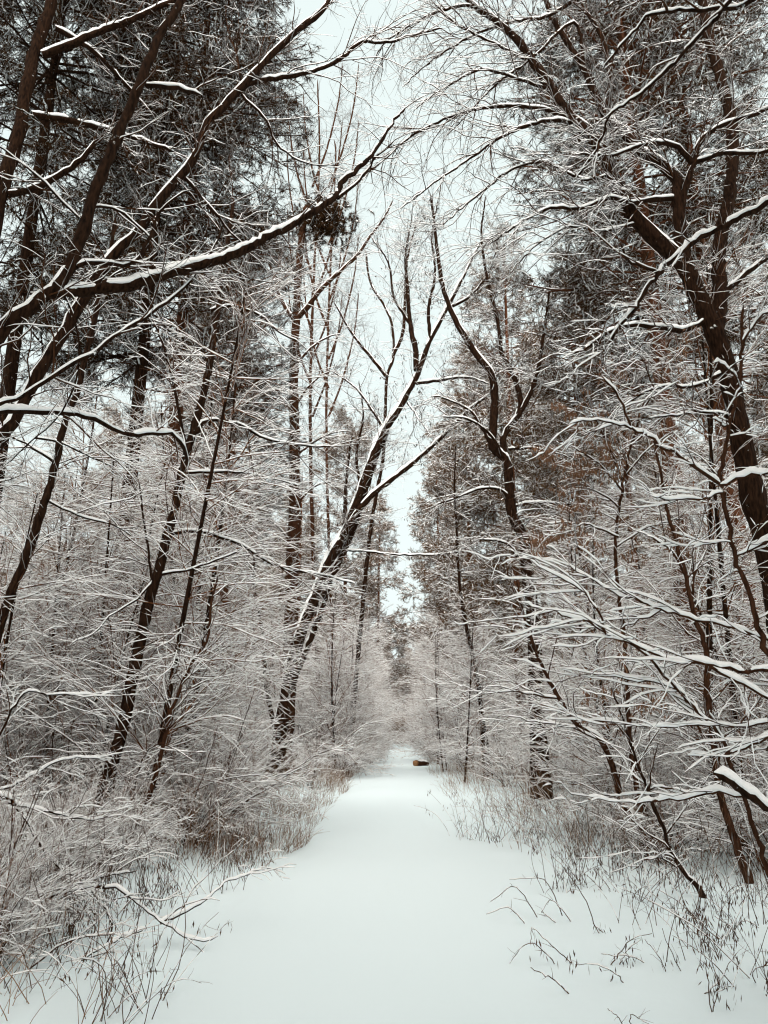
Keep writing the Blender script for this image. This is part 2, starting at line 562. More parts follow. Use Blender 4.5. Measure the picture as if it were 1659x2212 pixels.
t = Traced('forked_tree', 'slim forked tree slanting up behind the thick leaning tree at the left edge', 'tree', base_at(-330, 7.0), 12)
t.add([Bp(-330, 7), (-110, 1160), (0, 948), (25, 913), (60, 848), (95, 788), (135, 723), (180, 643), (245, 550), (300, 500), (345, 430), (380, 390), (415, 350), (450, 270), (525, 185), (585, 120), (650, 60), (700, 20), (720, -30), (780, -200)], 7, 8.6, 36, 7, twigs=.5, step=.07, snow=(.009, .5), steep=.2)
t.add([(525, 187), (560, 175), (600, 168), (665, 157), (735, 128), (780, 90), (830, 92), (880, 80), (960, 60)], 8, 9.0, 12, 3, twigs=.8)
t.add([(524, 190), (515, 140), (512, 90), (520, 50)], 8, 8.2, 6, 3)
t.add([(520, 205), (575, 260), (600, 315), (670, 355), (740, 355)], 8, 8.4, 6, 2)
t.add([(400, 385), (430, 420), (470, 465), (495, 500), (540, 540)], 7.9, 8.3, 8, 3)
t.add([(340, 440), (335, 500), (300, 560), (230, 600)], 7.6, 7.2, 7, 3)
t.twigs(n1=5, L1=1.2, n2=4, L2=.55, n3=1, L3=.25, sn=(.007, .4), ang=(38, 12))

t = Traced('old_pine', 'dark pine trunk rising at the top left corner behind the thick leaning tree', 'tree', base_at(-190, 9.0), 13, mat='bark')
t.add([Bp(-190, 9), (-75, 900), (-5, 450), (38, 300), (65, 150), (112, 0), (165, -200), (230, -500)], 9, 10.5, 42, 16, twigs=0, step=.12, snow=(.004, .2))
t.add([(92, 120), (150, 98), (200, 75), (280, 45), (345, 15), (420, -15), (520, -60)], 9.2, 9.4, 17, 6, twigs=1, snow=(.016, .6))
t.add([(20, 420), (60, 412), (100, 395), (150, 365), (178, 342), (215, 298)], 9.1, 8.9, 15, 9, twigs=.5, snow=(.014, .55))
t.add([(70, 250), (150, 260), (210, 275), (300, 300), (380, 330)], 9.2, 10.2, 16, 6, twigs=1)
t.add([(120, 60), (200, 110), (260, 170), (330, 250)], 9.2, 10.6, 12, 5, twigs=1)
t.twigs(n1=6, L1=1.1, n2=4, L2=.5, n3=1, L3=.22, sn=(.006, .4), ang=(38, 12))

t = Traced('snag_tree', 'slanting dark tree with a white-flecked trunk standing at the front of the left thicket', 'tree', base_at(200, 9.6), 14)
t.add([Bp(200, 9.6), (207, 1829), (220, 1740), (240, 1655), (262, 1580), (285, 1476), (300, 1396), (320, 1306), (340, 1241), (360, 1166), (375, 1106), (395, 1018), (420, 923), (445, 828), (465, 713), (485, 578), (495, 500), (505, 430)], 9.6, 10.4, 31, 8, twigs=.35, tr=(.25, 1), step=.07, snow=(.004, .2), steep=.28)
t.add([(425, 935), (442, 912), (475, 907), (520, 918), (570, 945), (610, 955), (660, 962), (720, 967)], 10, 10.3, 9, 3)
t.add([(372, 1152), (405, 1147), (450, 1152), (520, 1176), (565, 1205), (620, 1230), (690, 1240), (770, 1262)], 9.9, 10.5, 9, 3)
t.add([(398, 1020), (470, 1019), (540, 1023), (600, 1037), (650, 1050)], 10, 10.6, 7, 2)
t.add([(345, 1240), (410, 1230), (470, 1209), (525, 1185)], 9.9, 9.6, 7, 3)
t.add([(405, 985), (385, 880), (365, 790), (335, 700), (300, 640)], 10, 9.6, 8, 3)
t.add([(455, 670), (500, 660), (560, 680), (600, 715), (650, 740)], 10.3, 10.4, 7, 3)
t.add([(338, 1245), (300, 1290), (240, 1330), (200, 1370), (150, 1390)], 9.8, 9.2, 6, 2)
t.add([(330, 1260), (318, 1180), (308, 1106), (300, 1040)], 9.8, 9.8, 6, 3)
t.twigs(n1=3.5, L1=1.4, n2=4, L2=.6, n3=1, L3=.25, sn=(.008, .4), flat=.6, ang=(40, 12))

t = Traced('slanting_tree', 'dark slender tree leaning right and crossing the left edge at half height', 'tree', base_at(-90, 9.0), 15)
t.add([Bp(-90, 9), (-50, 1560), (0, 1346), (25, 1276), (55, 1206), (90, 1106), (120, 1003), (140, 913), (165, 853), (180, 793), (212, 658), (235, 560), (250, 470)], 9, 9.6, 26, 7, twigs=.7, step=.08, snow=(.004, .2), steep=.3)
t.add([(120, 1000), (60, 960), (0, 935)], 9.2, 9.0, 8, 3)
t.add([(100, 1080), (160, 1110), (230, 1130), (290, 1160)], 9.2, 9.6, 6, 2)
t.add([(75, 945), (130, 955), (190, 985), (250, 1010)], 9, 9.3, 6, 2)
t.twigs(n1=3.5, L1=1.4, n2=4, L2=.6, n3=1, L3=.25, sn=(.008, .4), flat=.6, ang=(40, 12))

t = Traced('young_tree', 'thin sapling leaning right in front of the white-flecked slanting tree', 'tree', base_at(268, 9.3), 16, mat='bark_brown')
t.add([Bp(268, 9.3), (300, 1779), (340, 1659), (370, 1536), (405, 1450), (445, 1386), (455, 1320), (470, 1240)], 9.3, 9.5, 13, 4, twigs=.9)
t.twigs(n1=5, L1=1.0, n2=4, L2=.45, n3=1, L3=.2, sn=(.008, .4), flat=.6, ang=(40, 12))

# ---- centre left
t = Traced('slim_pine', 'straight reddish-brown trunk left of the path with a forked top and one dark tuft', 'tree', base_at(615, 24), 17, mat='bark_brown')
t.add([Bp(612, 24), (620, 1520), (627, 1400), (632, 1206), (637, 1106), (636, 950), (635, 803), (640, 683), (647, 560), (655, 490), (662, 440)], 24, 24, 36, 12, twigs=.5, step=.2, snow=(.0, .0))
t.add([(640, 690), (665, 663), (700, 618), (770, 553), (800, 510), (830, 470), (850, 430)], 24, 23, 12, 3, twigs=1, step=.12)
t.add([(636, 690), (620, 670), (600, 628), (580, 560)], 24, 24.5, 10, 4, twigs=1, step=.12)
for (xx, yy, x2, y2) in [(637, 790, 740, 720), (636, 880, 720, 800), (634, 990, 760, 930), (634, 900, 560, 830), (634, 1020, 540, 950), (633, 1100, 720, 1040), (632, 1180, 560, 1120), (645, 600, 570, 520)]:
    t.add([(xx, yy), ((xx * 2 + x2) / 3, (yy * 2 + y2) / 3 - 14), ((xx + 2 * x2) / 3, (yy + 2 * y2) / 3 - 14), (x2, y2)], 24, 24 + random.uniform(-1, 1), 6, 2, twigs=1, step=.12)
t.twigs(n1=4, L1=1.6, n2=6, L2=.7, n3=2, L3=.3, sn=(.009, .4))
_g = Geo(); _s = Geo()
_c = np.array(P3(700, 475, 24)) - t.base
_pp = _c + t.rng.normal(size=(420, 1, 3)) * np.array((.5, .42, .36))
_dd = nrm(t.rng.normal(size=(420, 1, 3)) + np.array((0, 0, -.3)))
_pp = np.concatenate([_pp, _pp + _dd * .12, _pp + _dd * .24], 1)
blades(t.rng, _g, _pp, 30000, .13, .008, fwd=.8, grav=-.3)
_s.snow(t.rng, _pp, np.full(_pp.shape[:2], .018), add=.02, gaps=.5)
_o = link('needles', _g.mesh('needles', M['needle']), t.root)
link('snow', _s.mesh('snow', M['snow']), _o)

t = Traced('double_tree', 'twin-stemmed dark tree leaning over the path, snow plastered along its upper side', 'tree', base_at(592, 20), 18)
t.add([Bp(590, 20), (597, 1636), (612, 1531), (632, 1426), (655, 1356), (685, 1281), (710, 1216), (745, 1150), (772, 1083), (800, 1000), (830, 933), (865, 878), (900, 813), (930, 735), (965, 668), (1000, 600), (1040, 520)], 20, 20, 31, 3, twigs=.5, tr=(.35, 1), step=.12, snow=(.07, .8), steep=.06, hmax=.12)
t.add([(900, 800), (897, 753), (886, 700), (881, 628), (876, 553), (890, 470)], 20, 20.4, 14, 2, twigs=1, step=.12)
t.add([(930, 735), (926, 665), (940, 590), (933, 510), (945, 440)], 20, 20.2, 8, 2, twigs=1, step=.12)
t.add([(965, 668), (1015, 640), (1055, 590), (1075, 530)], 20, 19.6, 7, 2, twigs=1, step=.12)
t.add([(832, 930), (800, 880), (765, 835), (715, 800)], 20, 20.5, 7, 2, twigs=1, step=.12)
t.add([(780, 1060), (770, 980), (785, 900), (775, 820)], 20, 20.6, 8, 2, twigs=1, step=.12)
t.add([(886, 700), (850, 640), (840, 570), (800, 510)], 20, 20.6, 7, 2, twigs=1, step=.12)
t.add([(620, 1500), (655, 1420), (690, 1330), (712, 1260), (740, 1150), (748, 1040), (760, 940)], 20.4, 20.8, 15, 4, twigs=.6, step=.12, snow=(.03, .8), steep=.1)
t.add([(600, 1600), (575, 1480), (570, 1380), (548, 1260), (556, 1140)], 20, 20.4, 12, 4, twigs=.8, step=.12)
t.add([(700, 1235), (738, 1170), (770, 1110), (800, 1073), (830, 1048), (895, 998), (960, 938), (1010, 888), (1060, 850)], 20, 19.6, 17, 5, twigs=.6, step=.12, snow=(.014, .5), steep=.15)
t.add([(690, 1290), (725, 1225), (760, 1150), (790, 1060), (815, 985), (840, 930)], 20.2, 20.6, 18, 7, twigs=.4, step=.12, snow=(.05, .9), steep=.1, hmax=.1)
t.add([(900, 828), (960, 820), (1010, 815), (1060, 830)], 20, 19, 8, 3, twigs=1, step=.12)
t.add([(880, 870), (905, 905), (930, 940)], 20, 19, 5, 2, twigs=1, step=.12)
t.add([(742, 1188), (800, 1192), (860, 1198), (950, 1197), (1000, 1190)], 20, 19.5, 5, 3, twigs=.5, step=.12)
t.twigs(n1=5, L1=1.5, n2=6, L2=.65, n3=2, L3=.3, sn=(.007, .35), up=.2, trop=.03, seeds=(3200, .085, .009, 'seed_dark'))

t = Traced('pale_tree', 'thin upright tree with bare twigs against the sky behind the twin-stemmed tree', 'tree', base_at(755, 27), 19)
t.add([Bp(755, 27), (775, 1400), (800, 1150), (826, 1000), (832, 910), (836, 813), (850, 770), (847, 703), (830, 660), (800, 610), (790, 540)], 27, 30, 11, 4, twigs=.5, step=.2)
t.add([(836, 815), (800, 770), (760, 720), (720, 650)], 30, 29.5, 8, 3, step=.15)
t.add([(850, 765), (870, 720), (875, 650), (880, 560), (900, 480)], 30, 30.5, 8, 3, step=.15)
t.twigs(n1=4, L1=1.7, n2=6, L2=.8, n3=2, L3=.3, sn=(.005, .3), up=.35, trop=.05)

for k, (px_, Y_, y1_, w_, lab) in enumerate([(700, 30, 170, 10, 'tall bare tree of fine upright twigs left of the sky gap'), (735, 38, 300, 8, 'bare twiggy tree in the sky gap above the twin-stemmed tree')]):
    t = Traced('bare_tree', lab, 'tree', base_at(px_, Y_), 30 + k, mat='bark_brown')
    t.add([Bp(px_, Y_), (px_ - 20, 1300), (px_ - 30, 900), (px_ - 22, 600), (px_ - 10, 350), (px_ - 14, y1_)], Y_, Y_, w_, 3, twigs=.5, step=.3, snow=(0, 0))
    for q in range(9):
        y0 = 900 - q * 62
        sx = (-1) ** q
        t.add([(px_ - 25, y0), (px_ - 25 + sx * 30, y0 - 80), (px_ - 22 + sx * 52, y0 - 180), (px_ - 20 + sx * 60, y0 - 270)], Y_, Y_ + random.uniform(-1, 1), 5, 2, step=.3, snow=(0, 0))
    t.twigs(n1=3, L1=1.9, n2=6, L2=.8, n3=1.5, L3=.4, sn=(0, 0), up=.4, trop=.06)

# ---- right
t = Traced('great_tree', 'largest dark tree at the right edge, its limbs sweeping up and out over the path', 'tree', base_at(1735, 9.0), 41)
t.add([Bp(1735, 9), (1712, 1600), (1690, 1350), (1658, 1180), (1628, 1080), (1603, 960), (1578, 828), (1549, 728), (1514, 653), (1482, 585), (1452, 548), (1405, 505), (1354, 450), (1328, 395), (1312, 345), (1270, 290), (1222, 240), (1175, 170), (1129, 100), (1070, 45), (1015, 5), (960, -60)], 9, 9.4, 68, 8, twigs=.4, tr=(.6, 1), step=.07, snow=(.008, .25), steep=.35, Ys=list(np.linspace(9, 9.6, 22)))
t.add([(1545, 720), (1555, 640), (1552, 550), (1566, 470), (1579, 400), (1582, 280), (1560, 180), (1530, 80), (1515, -40), (1500, -250)], 9.2, 10.2, 33, 11, twigs=.4, tr=(.4, 1), step=.09, steep=.5)
t.add([(1500, 640), (1474, 540), (1464, 425), (1462, 390), (1420, 350), (1379, 325), (1345, 285), (1309, 250), (1285, 200), (1264, 150), (1225, 90), (1189, 30), (1170, -50)], 9.2, 10, 30, 8, twigs=.5, step=.08, snow=(.008, .3))
t.add([(1470, 480), (1478, 420), (1500, 350), (1516, 300), (1560, 270), (1620, 250), (1659, 235), (1720, 210)], 9.2, 8.8, 16, 6, twigs=.7, snow=(.012, .5))
t.add([(1309, 250), (1318, 180), (1310, 110), (1290, 60), (1250, 10)], 9.6, 9.8, 14, 7, twigs=.6)
t.add([(1464, 428), (1410, 430), (1364, 437), (1319, 428), (1254, 450), (1189, 450), (1120, 485), (1054, 530)], 9.3, 8.6, 12, 3, twigs=.9, snow=(.012, .5))
t.add([(1495, 352), (1465, 318), (1429, 308), (1390, 312), (1359, 322), (1320, 335), (1250, 330)], 9.2, 8.7, 12, 4, twigs=.8, snow=(.014, .5))
t.add([(1500, 350), (1530, 340), (1569, 330), (1610, 332), (1659, 328), (1720, 320)], 9.2, 8.9, 11, 6, twigs=.7, snow=(.014, .5))
t.add([(1225, 250), (1149, 232), (1080, 230), (1005, 242), (905, 285), (830, 345), (780, 390)], 9.4, 8.8, 9, 2, twigs=.75)
t.add([(1240, 265), (1175, 262), (1090, 292), (1005, 350), (930, 402), (860, 455)], 9.4, 8.6, 9, 2, twigs=.75)
t.add([(1264, 150), (1240, 50), (1150, 125), (1080, 175), (1020, 235), (960, 300)], 9.7, 9, 8, 2, twigs=.75)
t.add([(1245, 0), (1180, 35), (1095, 50), (1005, 85), (915, 145), (870, 190)], 9.9, 9.2, 8, 2, twigs=.75)
t.add([(1050, 20), (1000, 12), (930, 32), (870, 65), (830, 95), (800, 140)], 9.5, 9.1, 7, 2, twigs=.75)
t.add([(1320, 380), (1250, 385), (1180, 350), (1100, 370), (1010, 440), (940, 500)], 9.4, 8.9, 8, 2, twigs=.75)
t.add([(1380, 480), (1300, 500), (1230, 490), (1160, 530), (1100, 590)], 9.4, 8.8, 7, 2, twigs=.75)
t.add([(1530, 690), (1480, 712), (1430, 708), (1370, 703), (1320, 715), (1250, 760), (1215, 775)], 9.2, 8.6, 14, 5, twigs=.9, snow=(.012, .5))
t.add([(1570, 800), (1500, 835), (1450, 832), (1400, 845), (1340, 880)], 9.1, 8.6, 10, 3, twigs=.8)
t.add([(1560, 640), (1600, 600), (1640, 570), (1690, 540)], 9.2, 9.2, 14, 6, twigs=.9)
t.add([(1590, 900), (1520, 890), (1440, 900), (1380, 905)], 9.0, 8.5, 8, 3, twigs=.8)
t.add([(1140, 130), (1060, 90), (990, 55), (930, 0)], 9.5, 9.2, 7, 3, twigs=.75)
t.add([(1180, 190), (1100, 165), (1040, 150), (960, 190), (890, 240)], 9.5, 9, 7, 2, twigs=.75)
t.twigs(n1=8, L1=1.25, n2=5.5, L2=.6, n3=1.5, L3=.28, sn=(.008, .4), trop=-.06, ang=(34, 12), bias=(-.5, -.2, 0))

t = Traced('overhanging_tree', 'tree standing off the right edge with one long snow-covered branch slanting down into view', 'tree', base_at(1960, 4.4), 42)
t.add([Bp(1960, 4.4), (1930, 1500), (1880, 900), (1830, 500), (1800, 200), (1790, -100)], 4.4, 4.6, 60, 30, twigs=0, snow=(.004, .2))
t.add([(1822, 420), (1740, 405), (1659, 437), (1590, 475), (1510, 515), (1464, 553), (1419, 595), (1374, 663), (1324, 728), (1300, 788)], 4.5, 4.5, 18, 6, twigs=.3, step=.04, snow=(.014, .6))
t.add([(1424, 590), (1390, 575), (1354, 555), (1340, 520)], 4.5, 4.4, 8, 4, twigs=.7)
t.add([(1812, 280), (1720, 120), (1640, -60), (1600, -40), (1569, 12), (1480, 110), (1400, 190), (1319, 245), (1300, 300), (1244, 387)], 4.6, 5.2, 14, 4, twigs=.35, step=.05, snow=(.012, .55))
t.add([(1812, 260), (1740, 60), (1659, -10), (1600, 15), (1540, 20), (1420, 28), (1380, 55), (1300, 150)], 4.6, 5.4, 16, 4, twigs=.5, step=.05, snow=(.013, .55))
t.twigs(n1=5, L1=.8, n2=5, L2=.3, n3=2, L3=.14, sn=(.008, .4))

t = Traced('crooked_tree', 'crooked dark tree forking into slender stems right of the path', 'tree', base_at(1160, 17), 43)
t.add([Bp(1160, 17), (1158, 1500), (1154, 1356), (1147, 1301), (1139, 1231), (1134, 1171), (1106, 1106), (1099, 1028), (1089, 988), (1064, 963), (1067, 903), (1064, 818), (1024, 758), (984, 693), (959, 628), (949, 573), (940, 500), (930, 420)], 17, 17.4, 36, 4, twigs=.4, tr=(.5, 1), step=.1, snow=(.008, .4), steep=.15)
t.add([(1089, 985), (1090, 938), (1129, 883), (1159, 813), (1172, 740), (1180, 680), (1190, 600)], 17, 17.3, 14, 3, twigs=.8, step=.1)
t.add([(1110, 915), (1125, 870), (1117, 833), (1100, 790), (1084, 763), (1075, 693), (1062, 640), (1049, 583), (1040, 500), (1050, 420)], 17, 17.6, 12, 3, twigs=.7, step=.1)
t.add([(1060, 960), (1035, 915), (1012, 885), (960, 860), (930, 855)], 17, 16.6, 8, 3, twigs=.8, step=.1)
t.add([(1092, 1000), (1060, 940), (1010, 905), (950, 900)], 17, 16, 7, 3, twigs=.8, step=.1)
t.add([(1112, 1090), (1085, 1060), (1040, 1055), (985, 1075), (940, 1090)], 17, 16.6, 7, 3, twigs=.8, step=.1, snow=(.012, .5))
t.add([(1115, 1092), (1160, 1085), (1230, 1090), (1290, 1100)], 17, 16.8, 6, 2, twigs=.8, step=.1, snow=(.012, .5))
t.add([(1134, 1230), (1110, 1190), (1085, 1170), (1030, 1165)], 17, 16.5, 9, 3, twigs=.8, step=.1, snow=(.012, .5))
t.add([(1098, 970), (1150, 968), (1210, 980), (1250, 1000)], 17, 16.8, 6, 2, twigs=.8, step=.1)
t.twigs(n1=5, L1=1.5, n2=6, L2=.6, n3=2, L3=.25, sn=(.008, .35), up=.1, seeds=(3600, .075, .009, 'seed_dark'))

t = Traced('thin_tree', 'thin dark wavy stem close to the path edge, left of the crooked tree', 'tree', base_at(1045, 22), 44)
t.add([Bp(1045, 22), (1040, 1540), (1029, 1451), (1014, 1386), (996, 1290), (990, 1220), (986, 1136), (982, 1050), (985, 960)], 22, 22, 11, 3, twigs=.8, step=.12, snow=(.004, .2))
t.twigs(n1=5, L1=1.5, n2=7, L2=.6, n3=2, L3=.25, sn=(.009, .4))

t = Traced('forked_sapling', 'young sapling by the right edge splitting into white-topped arms like a candlestick', 'tree', base_at(1790, 4.3), 45, mat='bark_brown')
t.add([Bp(1790, 4.3), (1740, 1700), (1680, 1480), (1649, 1391), (1619, 1291), (1589, 1196), (1569, 1106), (1554, 1043), (1562, 990), (1574, 928), (1588, 870), (1596, 828), (1602, 760), (1604, 703), (1606, 660)], 4.3, 4.4, 17, 6, twigs=.5, step=.05, snow=(.004, .2))
t.add([(1555, 1046), (1530, 1025), (1499, 1008), (1429, 963), (1395, 940), (1364, 923), (1335, 860), (1300, 812)], 4.4, 4.2, 9, 4, twigs=.5, step=.04, snow=(.015, .6))
t.add([(1554, 1048), (1575, 1042), (1600, 1030), (1659, 1022), (1720, 1010)], 4.4, 4.3, 9, 5, twigs=.6, step=.04, snow=(.018, .6))
t.add([(1556, 1066), (1530, 1072), (1479, 1080), (1440, 1078), (1404, 1070)], 4.4, 4.1, 6, 3, twigs=.7, step=.04, snow=(.016, .6))
t.add([(1594, 815), (1575, 800), (1550, 785), (1540, 780)], 4.4, 4.3, 7, 4, twigs=.5, step=.04, snow=(.016, .6))
t.add([(1576, 920), (1560, 915), (1540, 900)], 4.4, 4.3, 6, 3, twigs=.5, step=.04, snow=(.016, .6))
t.add([(1600, 745), (1640, 690), (1680, 660)], 4.4, 4.3, 7, 4, twigs=.6, step=.04, snow=(.016, .6))
t.add([(1364, 923), (1320, 915), (1285, 908), (1230, 915)], 4.25, 4.1, 5, 3, twigs=.6, step=.04, snow=(.014, .6))
t.add([(1590, 1196), (1620, 1190), (1680, 1150)], 4.35, 4.2, 6, 4, twigs=.6, step=.04, snow=(.018, .6))
t.add([(1582, 1170), (1540, 1175), (1500, 1182)], 4.35, 4.2, 4, 2, twigs=.6, step=.04, snow=(.016, .6))
t.twigs(n1=8, L1=.45, n2=4, L2=.2, n3=0, sn=(.011, .5), r1=.004)

t = Traced('snowy_sapling', 'leaning sapling with low sprays thickly laden with snow reaching from the right edge', 'tree', base_at(1660, 4.9), 46, mat='bark_brown')
t.add([Bp(1660, 4.9), (1620, 1760), (1579, 1651), (1564, 1606), (1539, 1571), (1494, 1521), (1429, 1451), (1390, 1410), (1350, 1385), (1309, 1365)], 4.9, 4.4, 13, 5, twigs=.6, step=.05, snow=(.014, .6))
t.add([(1720, 1470), (1659, 1446), (1604, 1450), (1509, 1431), (1454, 1426), (1389, 1401), (1329, 1376), (1279, 1346), (1229, 1331), (1174, 1316), (1125, 1300)], 4.2, 4.6, 11, 3, twigs=1.2, step=.04, snow=(.014, .65))
t.add([(1720, 1410), (1639, 1376), (1569, 1351), (1509, 1336), (1429, 1316), (1379, 1296), (1329, 1281), (1259, 1241), (1225, 1218)], 4.4, 4.8, 9, 3, twigs=1.1, step=.04, snow=(.014, .65))
t.add([(1309, 1371), (1294, 1326), (1259, 1276), (1209, 1246), (1175, 1228), (1139, 1206)], 4.5, 4.6, 6, 2, twigs=1.0, step=.04, snow=(.014, .6))
t.add([(1540, 1440), (1570, 1460), (1604, 1478), (1659, 1508), (1720, 1530)], 4.3, 4.2, 9, 7, twigs=.6, step=.04, snow=(.02, .7))
t.add([(1720, 1575), (1659, 1596), (1579, 1626), (1529, 1636), (1480, 1632)], 4.2, 4.5, 9, 3, twigs=1, step=.04, snow=(.014, .65))
t.add([(1640, 1720), (1579, 1716), (1530, 1710), (1479, 1724), (1420, 1730), (1379, 1734), (1269, 1724)], 4.3, 4.7, 8, 3, twigs=.9, step=.04, snow=(.016, .6))
t.add([(1480, 1500), (1430, 1478), (1370, 1470), (1300, 1460), (1250, 1462)], 4.6, 4.9, 5, 2, twigs=.9, step=.04, snow=(.014, .6))
t.add([(1659, 1560), (1580, 1570), (1500, 1567), (1400, 1570), (1330, 1560), (1270, 1556)], 4.8, 5.4, 6, 2, twigs=.8, step=.05, snow=(.013, .6))
t.add([(1429, 1316), (1360, 1350), (1310, 1358), (1260, 1350)], 4.6, 4.8, 5, 2, twigs=1, step=.04, snow=(.014, .6))
t.twigs(n1=6, L1=.75, n2=2.2, L2=.28, n3=0, sn=(.010, .6), r1=.004, flat=.75, trop=.0, ang=(34, 12), bias=(-.8, 0, 0))

t = Traced('broken_bough', 'thick broken bough under a heavy white cap of snow low at the right edge', 'fallen branch', base_at(1800, 3.7), 47)
t.add([Bp(1800, 3.7), (1740, 1800), (1659, 1742), (1604, 1709), (1570, 1685), (1545, 1668)], 3.7, 3.6, 26, 17, twigs=.3, step=.03, snow=(.026, .9), steep=.1)
t.twigs(n1=4, L1=.5, n2=3, L2=.2, n3=0, sn=(.011, .6), r1=.005)

t = Traced('bent_sapling', 'slender brown sapling rising behind the snow-laden sprays at the right', 'tree', base_at(1571, 8.5), 48, mat='bark_brown')
t.add([Bp(1571, 8.5), (1554, 1709), (1544, 1621), (1529, 1506), (1524, 1406), (1494, 1306), (1479, 1231), (1444, 1116), (1430, 1040), (1410, 940)], 8.5, 8.8, 17, 5, twigs=.7, step=.07, snow=(.004, .2))
t.add([(1480, 1240), (1450, 1190), (1420, 1170), (1395, 1155)], 8.6, 8.4, 6, 3, twigs=.8)
t.add([(1493, 1300), (1500, 1240), (1530, 1180)], 8.6, 8.8, 6, 3, twigs=.8)
t.twigs(n1=5, L1=1.4, n2=4.5, L2=.6, n3=1, L3=.25, sn=(.009, .45), flat=.7, ang=(40, 12))

t = Traced('arched_sapling', 'dark sapling arching leftwards out of the right thicket towards the path', 'tree', base_at(1412, 10.2), 49, mat='bark_brown')
t.add([Bp(1412, 10.2), (1379, 1779), (1344, 1734), (1324, 1659), (1299, 1601), (1244, 1561), (1209, 1511), (1179, 1456), (1154, 1396), (1129, 1321), (1115, 1250)], 10.2, 10, 17, 4, twigs=.8, step=.07, snow=(.011, .45))
t.add([(1207, 1508), (1150, 1500), (1109, 1494), (1050, 1500)], 10, 9.8, 6, 2, twigs=1, snow=(.013, .5))
t.add([(1299, 1601), (1230, 1570), (1160, 1560), (1090, 1545)], 10, 9.8, 5, 2, twigs=1, snow=(.013, .5))
t.twigs(n1=5, L1=1.4, n2=4.5, L2=.6, n3=1, L3=.25, sn=(.009, .45), flat=.7, ang=(40, 12))

t = Traced('dark_sapling', 'straight dark stem leaning left over the dry weeds at the lower right', 'tree', base_at(1484, 7.6), 50)
t.add([Bp(1484, 7.6), (1455, 1850), (1434, 1794), (1405, 1720), (1384, 1669), (1350, 1570), (1320, 1480)], 7.6, 7.5, 11, 3, twigs=.9, step=.06, snow=(.006, .3))
t.add([(1460, 1872), (1430, 1854), (1395, 1855), (1350, 1875), (1310, 1890)], 7.6, 7.2, 4, 1.5, twigs=.3, snow=(.004, .3))
t.twigs(n1=8, L1=.9, n2=5, L2=.4, n3=1, L3=.2, sn=(.01, .45), flat=.7)

t = Traced('seed_sapling', 'slim tree hung with rusty brown winged seeds behind the candlestick sapling', 'tree', base_at(1370, 9.8), 51, mat='bark_brown')
t.add([Bp(1370, 9.8), (1362, 1600), (1350, 1400), (1330, 1200), (1345, 1050), (1372, 930), (1400, 840)], 9.8, 9.6, 12, 4, twigs=.4, step=.08, snow=(.004, .2))
for (a, b) in [((1335, 1160), (1180, 1130)), ((1333, 1180), (1480, 1120)), ((1345, 1060), (1230, 960)), ((1350, 1030), (1460, 930)), ((1372, 930), (1320, 820)), ((1385, 890), (1450, 830)), ((1340, 1100), (1240, 1050)), ((1345, 1040), (1260, 860))]:
    t.add([a, ((a[0] * 2 + b[0]) / 3, (a[1] * 2 + b[1]) / 3 - 12), ((a[0] + 2 * b[0]) / 3, (a[1] + 2 * b[1]) / 3 - 10), b], 9.7, 9.7 + random.uniform(-.7, .3), 5, 2, twigs=1, step=.08)
t.twigs(n1=5, L1=.8, n2=5, L2=.4, n3=0, sn=(.009, .4), trop=-.05, seeds=(4200, .07, .009, 'seed'))

# low left foreground branches lying under snow
t = Traced('fallen_branch', 'fallen dark branch topped with snow, sprawling over weeds in the lower left corner', 'fallen branch', base_at(-120, 6.2), 52)
t.add([Bp(-120, 6.2), (0, 1965), (80, 1945), (150, 1925), (210, 1915), (262, 1924), (310, 1960), (345, 1990), (420, 2030), (470, 2025)], 6.2, 6.2, 13, 3, twigs=.7, step=.05, snow=(.011, .5))
t.add([(345, 1995), (420, 1960), (460, 1930), (500, 1900), (560, 1880)], 6.3, 6.9, 8, 2, twigs=.6, step=.05, snow=(.01, .5))
t.add([(112, 2112), (200, 2060), (260, 2025), (320, 2003)], 5.6, 6.1, 8, 5, twigs=.5, step=.05, snow=(.012, .5))
t.add([(200, 1920), (230, 1970), (240, 2010), (225, 2060)], 6.2, 6.1, 6, 3, twigs=.5, step=.05)
t.twigs(n1=8, L1=.6, n2=3, L2=.25, n3=0, sn=(.008, .5), r1=.005, trop=-.03, ang=(40, 12))

t = Traced('drooping_branch', 'snow-capped branch drooping from the left edge above the fallen branch', 'fallen branch', base_at(-170, 6.8), 53)
t.add([Bp(-170, 6.8), (-80, 1760), (0, 1720), (50, 1760), (90, 1830), (140, 1880), (200, 1895), (300, 1880)], 6.8, 7, 15, 3, twigs=1, step=.05, snow=(.014, .55))
t.add([(-20, 1716), (60, 1680), (140, 1640), (220, 1640)], 6.8, 7.2, 6, 2, twigs=1, step=.05, snow=(.014, .55))
t.add([(20, 1735), (110, 1755), (190, 1770), (240, 1760)], 6.8, 6.7, 6, 2, twigs=1, step=.05, snow=(.014, .55))
t.add([(-40, 1690), (40, 1510), (110, 1500), (210, 1502), (245, 1495)], 6.8, 7.2, 6, 2, twigs=1, step=.05, snow=(.014, .55))
t.twigs(n1=5, L1=.8, n2=3, L2=.35, n3=0, sn=(.009, .5), r1=.005, flat=.7, ang=(36, 12))
#END_TRACED

